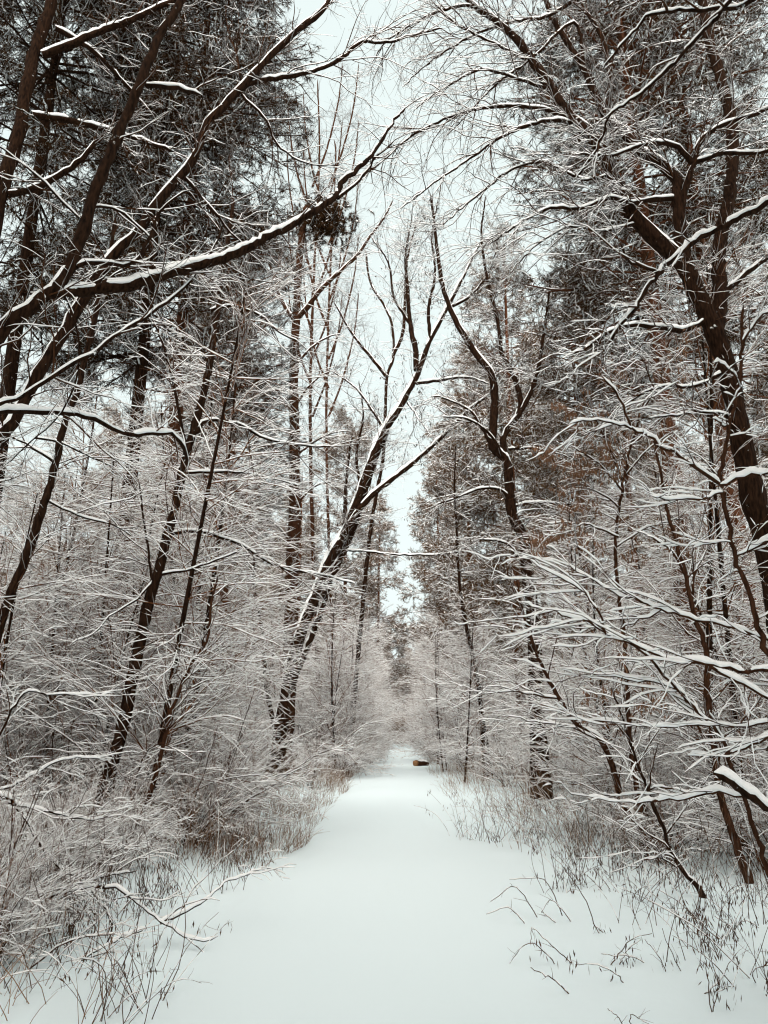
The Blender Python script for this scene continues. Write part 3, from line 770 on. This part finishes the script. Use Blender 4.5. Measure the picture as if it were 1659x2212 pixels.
# ------------------------------------------------------------------ conifers
def ring_branches(rng, H, z0, nb, Lf, down=.1, r=.03, K=7, trop=.0):
    z = z0 + (H - z0) * rng.random(nb) ** .85
    a = rng.random(nb) * 6.283
    L = Lf((z - z0) / (H - z0)) * (.7 + .5 * rng.random(nb))
    d = np.stack([np.cos(a), np.sin(a), np.full(nb, -down) + rng.normal(size=nb) * .12 + .55 * ((z - z0) / (H - z0)) ** 2], 1)
    d = nrm(d)
    P = np.empty((nb, K, 3)); P[:, 0] = np.stack([np.zeros(nb), np.zeros(nb), z], 1)
    for k in range(1, K):
        d = nrm(d + rng.normal(size=(nb, 3)) * .09 + np.array((0, 0, trop)))
        P[:, k] = P[:, k - 1] + d * (L / (K - 1))[:, None]
    R = np.linspace(1, .3, K)[None] * (r * (.5 + .5 * L / L.max()))[:, None]
    return P, R

def conifer(seed, H, z0, nb, Lmax, shape, mat_bark, mat_needle, tr, needles, nl, nw, n2, n3, down=.1, trop=.03, snow=.02, droop=-.05, gaps=.3, lean=.15):
    rng = np.random.default_rng(seed)
    K = 14
    zz = np.linspace(-.2, H, K)
    tp = np.stack([lean * np.sin(zz / H * 2.2 + seed) * zz / H, lean * np.cos(zz / H * 1.7 + seed) * zz / H, zz], 1)[None]
    trR = (tr * (1 - .9 * zz / H) + .012)[None]
    trunk = Geo().tubes(tp, trR, 9).mesh('trunk', M[mat_bark])
    P1, R1 = ring_branches(rng, H, z0, nb, shape and (lambda u: Lmax * shape(u)), down, .028, trop=trop)
    P2, R2 = grow(rng, P1, R1, n2, Lmax * .42, t=(.2, 1), ang=(48, 12), flat=.6, K=5, wob=.13, trop=trop * .7 + droop, rmin=.006, rmax=.014, tl=.55)
    P3_, R3_ = grow(rng, P2, R2, n3, Lmax * .17, t=(.1, 1), ang=(45, 15), flat=.35, K=4, wob=.16, trop=droop, rmin=.003, tl=.3)
    gb = Geo().tubes(P1, R1, 5).tubes(P2, R2, 3).tubes(P3_, R3_, 3)
    gn = Geo()
    blades(rng, gn, P3_, needles, nl, nw, fwd=.7, grav=droop * 3)
    blades(rng, gn, P2, needles // 4, nl, nw, fwd=.7, t0=.4, grav=droop * 3)
    gs = Geo()
    gs.snow(rng, P1, R1, add=snow * .5, mul=.4, gaps=gaps)
    gs.snow(rng, P2, R2 + .005, add=snow * .6, gaps=gaps)
    gs.snow(rng, P3_, np.full(P3_.shape[:2], .011), add=snow, wadd=.006, gaps=gaps)
    return [('trunk', trunk), ('branches', gb.mesh('branches', M[mat_bark])), ('needles', gn.mesh('needles', M[mat_needle])), ('snow', gs.mesh('snow', M['snow']))]

def put(kit, name, label, cat, loc, rz, sc=1.0, group=None, tilt=(0, 0)):
    o = thing(name, label, cat, loc, rz, group)
    o.rotation_euler = (tilt[0], tilt[1], rz)
    o.scale = (sc, sc, sc)
    for nm, me in kit:
        link(nm, me, o)
    return o

rnd_crown = lambda u: .55 + .75 * np.sqrt(np.clip(u, 0, 1)) * np.clip(1.25 - u, 0, 1) + 0 * u
cone_crown = lambda u: np.clip(1.05 - u, .08, 1) ** .8
dark_kit = conifer(101, 22, 7.5, 150, 2.9, rnd_crown, 'bark', 'needle', .15, 120000, .12, .0075, 1700, 6500, down=.12, trop=.0, snow=.007, droop=-.11, gaps=.93)
dark_kit2 = conifer(102, 20, 6.5, 130, 2.7, rnd_crown, 'bark_pine', 'needle', .19, 90000, .12, .007, 1500, 6000, down=.05, trop=.02, snow=.011, droop=-.08, gaps=.82)
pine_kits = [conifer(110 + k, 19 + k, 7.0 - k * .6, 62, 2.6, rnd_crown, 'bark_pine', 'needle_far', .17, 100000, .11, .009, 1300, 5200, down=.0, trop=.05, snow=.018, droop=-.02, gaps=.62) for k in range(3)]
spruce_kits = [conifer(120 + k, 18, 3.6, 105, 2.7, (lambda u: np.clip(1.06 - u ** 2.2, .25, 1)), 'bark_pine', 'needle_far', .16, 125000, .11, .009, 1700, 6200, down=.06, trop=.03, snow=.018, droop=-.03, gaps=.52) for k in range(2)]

def col_x(px, Y): return P3(px, 1500, Y)[0]

near = [
    (dark_kit, 'dark_conifer', 'darkest needle tree filling the upper left, hanging over the bare boughs', 235, 14.0, 1.05, 0.4),
    (dark_kit, 'dark_conifer', 'dark needle tree at the far upper left corner behind the pine trunk', -70, 12.0, 1.0, 2.2),
    (dark_kit2, 'dark_conifer', 'dark drooping conifer with a ragged side against the sky, left of the gap', 340, 15.5, 1.08, 4.0),
    (dark_kit2, 'pine_tree', 'snow-dusted pine behind the white-flecked slanting tree, lower than the dark conifers', 470, 22.0, .80, 1.1),
    (dark_kit2, 'pine_tree', 'rusty-trunked pine behind the great tree at the upper right', 1500, 13.5, 1.05, 5.0),
    (dark_kit2, 'pine_tree', 'dark pine crown in the upper right corner', 1640, 15.0, 1.1, 3.0),
    (pine_kits[0], 'pine_tree', 'pale snow-dusted pine between the great tree and the crooked tree, high at the right', 1390, 20.0, .76, 2.4),
    (spruce_kits[0], 'spruce_tree', 'broad frosted conifer behind the crooked tree, its top ending below the open sky', 1125, 28.0, 1.14, .9),
    (spruce_kits[1], 'spruce_tree', 'frosted conifer edging the sky gap, left of the broad frosted one', 1025, 38.0, 1.12, 2.9),
    (spruce_kits[0], 'spruce_tree', 'smaller frosted conifer nearest to the foot of the sky gap on its right side', 955, 52.0, 1.12, 4.4),
    (spruce_kits[1], 'spruce_tree', 'distant frosted conifer at the foot of the sky gap on its left side', 815, 54.0, .95, 1.9),
    (pine_kits[1], 'pine_tree', 'distant snow-dusted pine behind the twin-stemmed tree', 745, 42.0, .92, .3),
]
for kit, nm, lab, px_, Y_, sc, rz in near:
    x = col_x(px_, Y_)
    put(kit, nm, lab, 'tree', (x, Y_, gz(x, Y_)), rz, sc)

rng = np.random.default_rng(77)
kits = pine_kits + spruce_kits + [dark_kit2]
spots = []
for side, n in ((-1, 19), (1, 17)):
    k = 0; tries = 0
    while k < n and tries < 4000:
        tries += 1
        Y_ = rng.uniform(21, 64)
        lo = 3.9 + .03 * Y_
        hi = .56 * Y_ + 1.5
        x = side * rng.uniform(lo, max(hi, lo + 1))
        if any((x - a) ** 2 + (Y_ - b) ** 2 < 2.6 ** 2 for a, b in spots): continue
        spots.append((x, Y_)); k += 1
        sc = rng.uniform(.62, .95)
        s = 'left' if side < 0 else 'right'
        kit = kits[rng.integers(0, 6 if Y_ < 30 else 5)]
        put(kit, 'pine_tree', f'snow-dusted pine with a bare lower trunk deep in the woods {s} of the path', 'tree', (x, Y_, gz(x, Y_)), rng.uniform(0, 6.28), sc, f'pines deep in the woods {s} of the path')
for (x, Y_, sc) in ((-3.2, 72, .55), (-1.2, 78, .5), (0.9, 80, .48), (2.6, 74, .56), (-5, 70, .7), (5, 70, .75), (4.0, 66, .7), (-4.2, 64, .62), (-2.3, 66, .44), (1.9, 67, .45), (1.6, 84, .62), (-2.2, 86, .66), (3.4, 82, .7), (-3.9, 80, .7), (.2, 90, .6), (-6.5, 76, .8), (6.6, 78, .8)):
    put(spruce_kits[rng.integers(0, 2)], 'pine_tree', 'small far conifer closing the end of the path', 'tree', (x, Y_, gz(x, Y_)), rng.uniform(0, 6.28), sc, 'far conifers closing the end of the path')

# the same wood goes on behind the camera
rng = np.random.default_rng(900)
_gb, _gn = Geo(), Geo()
for k in range(50):
    if k < 40:
        a = rng.uniform(.03, .97) * -math.pi
        d = rng.uniform(4.0, 17)
        x, Y_ = d * math.cos(a), d * math.sin(a) * .9
        if abs(x) < 2.0: x = math.copysign(2.0 + rng.random(), x)
    else:
        Y_ = rng.uniform(-1, 6)
        x = (-1) ** k * (.62 * max(Y_, 0) + 3.6 + 1.5 * rng.random())
    off = np.array((x, Y_, 0))
    H = rng.uniform(13, 21)
    tp = np.stack([np.zeros(8), np.zeros(8), np.linspace(-.2, H, 8)], 1)[None] + off
    _gb.tubes(tp, np.linspace(.18, .02, 8)[None], 7)
    P1, R1 = ring_branches(rng, H, 3.0, 66, lambda u: 2.5 * rnd_crown(u), .05, .028)
    P1 = P1 + off
    P2, R2 = grow(rng, P1, R1, 420, 1.2, t=(.2, 1), flat=.6, K=4, rmin=.006)
    _gb.tubes(P1, R1, 4).tubes(P2, R2, 3)
    blades(rng, _gn, P2, 6000, .22, .03, fwd=.7)
_o = link('woods', _gb.mesh('woods', M['bark']))
_o['kind'] = 'stuff'; _o['label'] = 'wood of dark conifers going on behind the viewer'; _o['category'] = 'woods'
link('needles', _gn.mesh('needles', M['needle_far']), _o)

# ------------------------------------------------------------------ thicket: bare saplings and shrubs
def sapling_kit(seed, H, nb, Lb, mat='twig_far'):
    rng = np.random.default_rng(seed)
    K = 12
    zz = np.linspace(-.1, H, K)
    ph = rng.random(2) * 6.28
    tp = np.stack([.05 * H * np.sin(zz / H * 2.5 + ph[0]), .05 * H * np.sin(zz / H * 2 + ph[1]), zz], 1)[None]
    tp[..., :2] -= tp[:, :1, :2]
    tR = (.011 * H * .55 * (1 - .85 * np.linspace(0, 1, K)) + .004)[None]
    P1, R1 = grow(rng, tp, tR, nb, Lb, t=(.12, 1), ang=(58, 16), flat=.3, K=10, wob=.11, trop=-.04, rmin=.005, rmax=.012, tl=.45)
    P2, R2 = grow(rng, P1, R1, nb * 8, Lb * .55, t=(.08, 1), ang=(38, 12), flat=.6, K=7, wob=.12, trop=-.03, rmin=.003, rmax=.006, tl=.45)
    P3_, R3_ = grow(rng, P2, R2, nb * 24, Lb * .25, t=(.1, 1), ang=(38, 14), flat=.55, K=5, wob=.14, trop=.0, rmin=.0023, tl=.4)
    gs = Geo().snow(rng, P1, R1, add=.009, mul=.5, gaps=.08, steep=.33).snow(rng, P2, R2, add=.0075, mul=.5, gaps=.16, steep=.33).snow(rng, P3_, R3_, add=.007, mul=.5, gaps=.3, steep=.33)
    gt = Geo().tubes(P1, R1, 4).tubes(P2, R2, 3).tubes(P3_, R3_, 3)
    return [('trunk', Geo().tubes(tp, tR, 7).mesh('trunk', M['bark'])), ('twigs', gt.mesh('twigs', M[mat])), ('snow', gs.mesh('snow', M['snow']))]

def shrub_kit(seed, ns, H, mat='twig_far', bare=0.0):
    rng = np.random.default_rng(seed)
    K = 9
    a = rng.random(ns) * 6.283
    out_ = rng.uniform(.1, .75, ns)
    d = nrm(np.stack([np.cos(a) * out_, np.sin(a) * out_, np.ones(ns)], 1))
    L = H * rng.uniform(.6, 1.2, ns) / (K - 1)
    P = np.empty((ns, K, 3)); P[:, 0] = np.stack([rng.normal(size=ns) * .12, rng.normal(size=ns) * .12, np.full(ns, -.08)], 1)
    for k in range(1, K):
        d = nrm(d + rng.normal(size=(ns, 3)) * .10 + np.stack([np.cos(a) * out_, np.sin(a) * out_, -out_], 1) * .13)
        P[:, k] = P[:, k - 1] + d * L[:, None]
    R = np.linspace(1, .35, K)[None] * rng.uniform(.006, .013, ns)[:, None]
    P1, R1 = grow(rng, P, R, ns * 7, H * .5, t=(.1, 1), ang=(38, 14), flat=.25, K=8, wob=.11, trop=-.02, rmin=.0032, rmax=.007, tl=.45)
    P2, R2 = grow(rng, P1, R1, ns * 26, H * .25, t=(.1, 1), ang=(38, 14), flat=.4, K=6, wob=.13, trop=-.02, rmin=.0025, tl=.4)
    P3_, R3_ = grow(rng, P2, R2, ns * 44, H * .12, t=(.1, 1), ang=(40, 14), flat=.4, K=4, wob=.14, trop=.0, rmin=.002, tl=.4)
    gs = Geo().snow(rng, P, R, add=.009, mul=.5, gaps=.1 + bare, steep=.33).snow(rng, P1, R1, add=.009, mul=.5, gaps=.12 + bare, steep=.33).snow(rng, P2, R2, add=.009, mul=.5, gaps=.2 + bare, steep=.33).snow(rng, P3_, R3_, add=.0065, mul=.5, gaps=.34 + bare, steep=.33)
    gt = Geo().tubes(P1, R1, 4).tubes(P2, R2, 3).tubes(P3_, R3_, 3)
    return [('stems', Geo().tubes(P, R, 5).mesh('stems', M['bark_brown'])), ('twigs', gt.mesh('twigs', M[mat])), ('snow', gs.mesh('snow', M['snow']))]

saps = [sapling_kit(200 + k, h, nb, lb) for k, (h, nb, lb) in enumerate(((4.2, 34, 1.7), (5.5, 42, 2.0), (6.8, 48, 2.2), (8.5, 54, 2.4)))]
shrubs = [shrub_kit(220 + k, ns, h) for k, (ns, h) in enumerate(((14, 2.2), (16, 2.8), (13, 1.7), (17, 3.2)))]

rng = np.random.default_rng(5)
def edge(Y_, side):
    k = np.clip((Y_ - 14) / 14, 0, 1)
    return float(path_c(Y_)) + side * (float(path_hw(Y_)) + .2 * (1 - k) - .08 * k + .28 * (1 - .5 * k) * math.sin(Y_ * 1.3 + side) + (1.2 * np.clip((13 - Y_) / 3, 0, 1) if side > 0 else .7 * np.clip((14 - Y_) / 3, 0, 1)))
# trunks the photo shows clearly: no sapling grows in front of them (columns in the 1659-wide view, distance)
CLEAR = [(180, 500, 10.2), (0, 170, 9.2), (555, 700, 24.0), (700, 960, 20.0), (1040, 1180, 17.0), (1470, 1659, 9.0), (985, 1035, 21.0)]
LOG = (880, 945, 31.5)
def in_front(x, Y_, r):
    px_ = 865 + x * F / Y_
    w = r * F / Y_
    return any(Y_ < D and px_ + w > a and px_ - w < b for a, b, D in CLEAR)
def hides_log(x, Y_, r):
    px_ = 865 + x * F / Y_
    w = r * F / Y_
    return Y_ < LOG[2] and px_ + w > LOG[0] and px_ - w < LOG[1]
for side, n in ((-1, 84), (1, 78)):
    s = 'left' if side < 0 else 'right'
    k = tries = 0
    while k < n and tries < 9000:
        tries += 1
        Y_ = 10.5 + 48 * rng.random() ** 1.35
        lo = abs(edge(Y_, side)) + .55
        hi = min(.54 * Y_ + 1.2, lo + 9)
        x = side * (lo + (max(hi, lo + 1) - lo) * rng.random() ** 1.3)
        sc = rng.uniform(.75, 1.1)
        ki = rng.integers(0, 4)
        if Y_ > 15 and ki > 1 and rng.random() < (.85 if side > 0 else .6): ki = rng.integers(0, 2)
        if in_front(x, Y_, 1.0): continue
        put(saps[ki], 'bare_sapling', f'slim bare sapling with level snow-lined twigs among many in the thicket {s} of the path', 'tree', (x, Y_, gz(x, Y_)), rng.uniform(0, 6.28), sc, f'bare saplings {s} of the path', (rng.normal() * .08, rng.normal() * .08 + .05 * -side))
        k += 1
for px_, Y_, ki in ((215, 12.2, 1), (270, 12.8, 0), (120, 11.8, 1), (40, 12.6, 2), (160, 14.2, 2), (300, 14.8, 1), (235, 11.2, 0), (20, 10.6, 0)):
    x = col_x(px_, Y_)
    put(saps[ki], 'bare_sapling', 'slim bare sapling just behind the white-flecked slanting tree among snow-lined twigs', 'tree', (x, Y_, gz(x, Y_)), rng.uniform(0, 6.28), rng.uniform(.85, 1.1), 'saplings behind the slanting tree', (rng.normal() * .05, rng.normal() * .06))
for side in (-1, 1):
    s = 'left' if side < 0 else 'right'
    for k in range(17):
        Y_ = 21 + 34 * (k + rng.random()) / 17
        x = edge(Y_, side) + side * rng.uniform(.45, .95)
        if in_front(x, Y_, 1.1) or hides_log(x, Y_, .5): continue
        if Y_ > 36: x += side * .3
        put(saps[k % 2], 'bare_sapling', f'slim bare sapling at the {s} verge of the path, twigs arching over the snow', 'tree', (x, Y_, gz(x, Y_)), rng.uniform(0, 6.28), rng.uniform(.75, 1.15), f'saplings on the {s} verge', (rng.normal() * .06, -side * rng.uniform(.0, .09)))
for side, n in ((-1, 130), (1, 130)):
    s = 'left' if side < 0 else 'right'
    k = tries = 0
    while k < n and tries < 9000:
        tries += 1
        Y_ = 7.6 + 52 * rng.random() ** 1.35
        lo = abs(edge(Y_, side)) + (.3 if Y_ < 18 else .2)
        hi = min(.53 * Y_ + .8, lo + 7)
        x = side * (lo + (max(hi, lo + .8) - lo) * rng.random() ** 1.35)
        kit = shrubs[rng.integers(0, 4)]
        if abs(x) < lo + .9 or Y_ < 10: kit = shrubs[(0, 2)[rng.integers(0, 2)]]
        sc = rng.uniform(.65, 1.1)
        if in_front(x, Y_, .5) and (Y_ < 10 or rng.random() < .95): continue
        if hides_log(x, Y_, .9 * sc): continue
        if Y_ > 36: x += side * .35
        if Y_ < 10: sc *= .75
        put(kit, 'snowy_shrub', f'leafless many-stemmed shrub with snow-lined twigs low in the thicket {s} of the path', 'shrub', (x, Y_, gz(x, Y_)), rng.uniform(0, 6.28), sc, f'shrubs {s} of the path')
        k += 1
for k in range(30):
    Y_ = rng.uniform(5.2, 9.5); x = edge(Y_, -1) - .5 - rng.random() * 1.2
    put(shrubs[(0, 2)[k % 2]], 'snowy_shrub', 'low twiggy bush half buried in snow at the lower left', 'shrub', (x, Y_, gz(x, Y_) - .05), rng.uniform(0, 6.28), rng.uniform(.3, .62), 'low bushes at the lower left')
brush = [shrub_kit(240 + k, 20, h, 'straw', .72) for k, h in enumerate((1.5, 2.1))]
for k in range(46):
    x, Y_ = rng.uniform(-3.0, 3.4), 61 + 4 * rng.random()
    put(brush[k % 2], 'brown_shrub', 'far tawny brush closing the path end just above the snow', 'shrub', (x, Y_, gz(x, Y_)), rng.uniform(0, 6.28), rng.uniform(.7, 1.25), 'tawny brush closing the path end')
for k in range(44):
    x, Y_ = rng.uniform(-3.8, 4.0), rng.uniform(65, 71)
    put(shrubs[rng.integers(0, 4)], 'snowy_shrub', 'distant leafless shrub across the far end of the path', 'shrub', (x, Y_, gz(x, Y_)), rng.uniform(0, 6.28), rng.uniform(.8, 1.2), 'shrubs closing the end of the path')

# ------------------------------------------------------------------ dry grass
def grass(name, label, side, n, seed):
    rng = np.random.default_rng(seed)
    g = Geo(); gs = Geo()
    Y_ = 4.6 + 46 * rng.random(n) ** 1.7
    c, hw = path_c(Y_), path_hw(Y_)
    clump = np.sin(Y_ * 2.3 + seed) * .25 + np.sin(Y_ * 5.1) * .15
    dist = np.abs(rng.normal(size=n)) * 1.2 * np.clip(1.25 - Y_ / 60, .5, 1) + .02 + clump * .5
    near_cut = np.where(Y_ < 9.5, (9.5 - Y_) * (.07 if side < 0 else .45), 0)
    if side > 0: dist = dist + np.clip((17 - Y_) / 6, .08, 1) * .75
    x = c + side * (hw + .1 + np.maximum(dist + .28 * fnoise(Y_ * 1.1, Y_ * .3, 71) + .12 * rng.normal(size=n), .02) + near_cut)
    keep = fnoise(x * 2.1, Y_ * 1.7, seed) + .35 * rng.normal(size=n) > np.where(Y_ < 9.5, .98 if side < 0 else .45, -.1)
    x, Y_, dist = x[keep], Y_[keep], dist[keep]
    n = len(x)
    z = ground_z(x, Y_)
    H = rng.uniform(.22, 1.0, n) * np.clip(.4 + dist * .65, .35, 1.25)
    K = 5
    d = nrm(np.stack([rng.normal(size=n) * .28 - side * .12, rng.normal(size=n) * .28, np.ones(n)], 1))
    P = np.empty((n, K, 3)); P[:, 0] = np.stack([x, Y_, z - .02], 1)
    bend = nrm(rng.normal(size=(n, 3)) * np.array((1, 1, 0)) + np.array((-side * .5, 0, 0))) * (rng.random((n, 1)) ** 2 * .75)
    for k in range(1, K):
        d = nrm(d + bend * .55 + np.array((0, 0, -.28)) * np.linalg.norm(bend, axis=1, keepdims=True) + rng.normal(size=(n, 3)) * .05)
        P[:, k] = P[:, k - 1] + d * (H / (K - 1))[:, None]
    R = np.linspace(1, .45, K)[None] * rng.uniform(.0014, .0034, n)[:, None]
    g.tubes(P, R, 3)
    m = n // 3
    gs.snow(rng, P[:m], R[:m], add=.007, gaps=.3, steep=.35)
    o = link(name, g.mesh(name, M['straw']))
    o['label'] = label; o['category'] = 'grass'; o['kind'] = 'stuff'
    link('snow', gs.mesh('snow', M['snow']), o)
grass('dry_grass', 'tawny dry grass standing out of the snow along the left verge', -1, 15000, 61)
grass('dry_grass', 'sparse tawny dry grass along the right verge under the bushes', 1, 5500, 62)

# ------------------------------------------------------------------ dry weeds in the open snow
def weed(label, px_, Y_, stems, seed, leaves=8, group='dry weeds in the right foreground', lw=1.0):
    """stems: list of picture polylines (drawn upward from the snow) at the weed's own distance"""
    rng = np.random.default_rng(seed)
    b = np.array(base_at(px_, Y_))
    o = thing('dry_weed', label, 'weed', tuple(b), 0, group)
    gt, gl, gs = Geo(), Geo(), Geo()
    for st in stems:
        if isinstance(st, tuple):
            P, R = st
        else:
            pts = [P3(x, y, Y_ + dy) for x, y, dy in st]
            bx = pts[0]; bx[2] = gz(bx[0], bx[1]) - .03
            P, _ = spline(pts, 14)
            P = (P + rng.normal(size=P.shape) * .003)[None] - b
            R = (np.linspace(1, .45, 14) * .0040 * lw * Y_ / 6)[None]
        gt.tubes(P, R, 5)
        n = int(2 + rng.integers(0, 3))
        P1, R1 = grow(rng, P, R, n, .15, t=(.3, 1), ang=(48, 15), flat=.1, K=5, wob=.16, trop=-.05, ratio=.6, rmin=.0012)
        gt.tubes(P1, R1, 3)
        gs.snow(rng, P, R, add=.004, gaps=.35, steep=.4)
        if leaves:
            diamonds(rng, gl, P1, leaves, .05, .0042)
    link('stem', gt.mesh('stem', M['weed']), o)
    if leaves: link('seed_heads', gl.mesh('seed_heads', M['weed']), o)
    link('snow', gs.mesh('snow', M['snow']), o)
    return o

def zz(x, y): return (829.5 + x / 2, 1659 + y / 2)
def st(*pts): return [(*zz(x, y), 0.0) for x, y in pts]
weed('kinked dry stalk beside the path with a small dark leaf hanging from its bent tip', 1250, 5.9, [st((835, 870), (740, 780), (640, 690), (638, 740)), st((755, 850), (690, 790), (635, 755), (580, 790), (530, 860))], 1, 6)
weed('bare dark twig lying flat on the snow below the kinked stalk', 1240, 5.3, [st((820, 965), (740, 920), (635, 865))], 2, 0, lw=1.4)
weed('short weed with a row of black withered leaves touching the snow', 1310, 5.45, [st((1055, 940), (990, 880), (900, 850), (830, 850))], 3, 20)
weed('tall thin stalk with a drooping dark seed head, foremost at the lower right', 1545, 4.9, [st((1420, 1105), (1400, 950), (1385, 800), (1365, 730), (1400, 720)), st((1420, 1100), (1440, 980), (1500, 940))], 4, 36)
weed('long slanting stalk crossing the other weeds from lower left to upper right', 1510, 5.2, [st((1360, 1060), (1440, 930), (1500, 830), (1530, 800)), st((1400, 1100), (1350, 1020))], 5, 0)
weed('arching wiry weed curving left over open snow beside the path', 1180, 7.2, [st((670, 630), (610, 560), (560, 510), (500, 550), (460, 580)), st((775, 570), (700, 490), (600, 480), (540, 480))], 6, 0)
weed('thin bent stems leaning over each other halfway up the right snow bank', 1240, 7.0, [st((820, 658), (760, 600), (720, 568), (680, 625)), st((760, 678), (700, 635), (680, 622)), st((620, 635), (540, 605), (440, 632))], 7, 0)
weed('tall straight stalk leaning left with small seeds in the middle of the right bank', 1310, 6.6, [st((950, 800), (910, 680), (870, 570), (790, 450), (720, 370)), st((1000, 760), (960, 720), (910, 680))], 8, 10)
weed('broad tangle of bowed brown stems in the middle of the right bank', 1390, 5.8, [st((1160, 880), (1080, 820), (1010, 810), (940, 805)), st((960, 810), (1060, 750), (1160, 715)), st((1000, 830), (1050, 790), (1110, 740))], 9, 12)
weed('dense wiry tuft with dark seed heads against the snow at the right edge', 1600, 6.2, [st((1500, 740), (1520, 690), (1560, 660), (1620, 690)), st((1540, 760), (1500, 690), (1430, 640)), st((1590, 810), (1500, 780), (1380, 765), (1260, 800)), st((1480, 800), (1400, 700), (1300, 600), (1180, 520))], 10, 24)
weed('slender dry stem standing straight at the bottom right corner', 1655, 4.95, [st((1657, 930), (1640, 830), (1630, 760))], 11, 4)
weed('pair of short bent stalks at the very bottom of the picture right of the path', 1360, 4.75, [st((1070, 1140), (1068, 1065), (1140, 1105)), st((1060, 1130), (1010, 1075), (965, 1040))], 12, 0)
weed('leaning thin stems rising between the tangle and the dark leaning stem', 1440, 5.6, [st((1325, 1100), (1320, 980), (1280, 880), (1220, 750), (1200, 690)), st((1260, 960), (1230, 900), (1190, 820), (1130, 740))], 13, 8)

rng = np.random.default_rng(15)
def rnd_stems(rng, n, H, sp):
    out_ = []
    for k in range(n):
        K = 9
        d = np.array((rng.normal() * .35 * sp, rng.normal() * .35 * sp, 1.0)); d /= np.linalg.norm(d)
        P = np.empty((1, K, 3)); P[0, 0] = (rng.normal() * .08, rng.normal() * .08, -.04)
        L = H * rng.uniform(.5, 1.2) / (K - 1)
        bend = np.array((rng.normal(), rng.normal(), -.35)) * rng.uniform(0, .28)
        for q in range(1, K):
            d = d + bend * (q / K) + rng.normal(size=3) * .05; d /= np.linalg.norm(d)
            P[0, q] = P[0, q - 1] + d * L
        out_.append((P, (np.linspace(1, .4, K) * rng.uniform(.0018, .0036))[None]))
    return out_
for k in range(105):
    Y_ = rng.uniform(5.2, 12); x = edge(Y_, 1) - .55 + abs(rng.normal()) * 1.25
    px_ = 865 + x * F / (Y_ * 1.02)
    weed('wiry brown weed among many standing in the snow below the right thicket', px_, Y_, rnd_stems(rng, rng.integers(3, 7), rng.uniform(.35, .9), 1.3), 300 + k, int(rng.choice([0, 8, 14])), 'wiry weeds below the right thicket')
for k in range(84):
    Y_ = rng.uniform(4.7, 11); x = edge(Y_, -1) + .4 - abs(rng.normal()) * 1.1
    px_ = 865 + x * F / (Y_ * 1.02)
    weed('wiry brown weed among many standing in the snow along the left verge', px_, Y_, rnd_stems(rng, rng.integers(4, 9), rng.uniform(.4, 1.0), 1.0), 400 + k, int(rng.choice([0, 6, 10])), 'wiry weeds along the left verge')

# ------------------------------------------------------------------ the log at the right path edge
Yl = 31.0
xl = col_x(908, Yl)
o = thing('cut_log', 'short orange-brown log lying at the right edge of the path', 'log', (xl, Yl, gz(xl, Yl)), rad(34))
zzl = np.linspace(-.34, .40, 12)
P = np.stack([zzl, .03 * np.sin(zzl * 5), .10 - .03 * np.linspace(0, 1, 12) + .008 * np.sin(zzl * 17)], 1)[None]
R = (np.array([.10, .115, .112, .118, .114, .11, .108, .104, .10, .09, .07, .02]))[None]
link('bark', Geo().tubes(P, R, 14).mesh('bark', M['bark_brown']), o)
Pf = np.stack([P[0, 0] - np.array((.012, 0, 0)), P[0, 0], P[0, 0] + np.array((.10, 0, 0))])[None]
link('cut_face', Geo().tubes(Pf, np.array([[.002, .104, .119]]), 14).mesh('cut_face', M['log']), o)
link('snow', Geo().snow(np.random.default_rng(3), P[:, 2:-1], R[:, 2:-1], add=.03, mul=.0, S=7, gaps=0, wmul=.7).mesh('snow', M['snow_rough']), o)
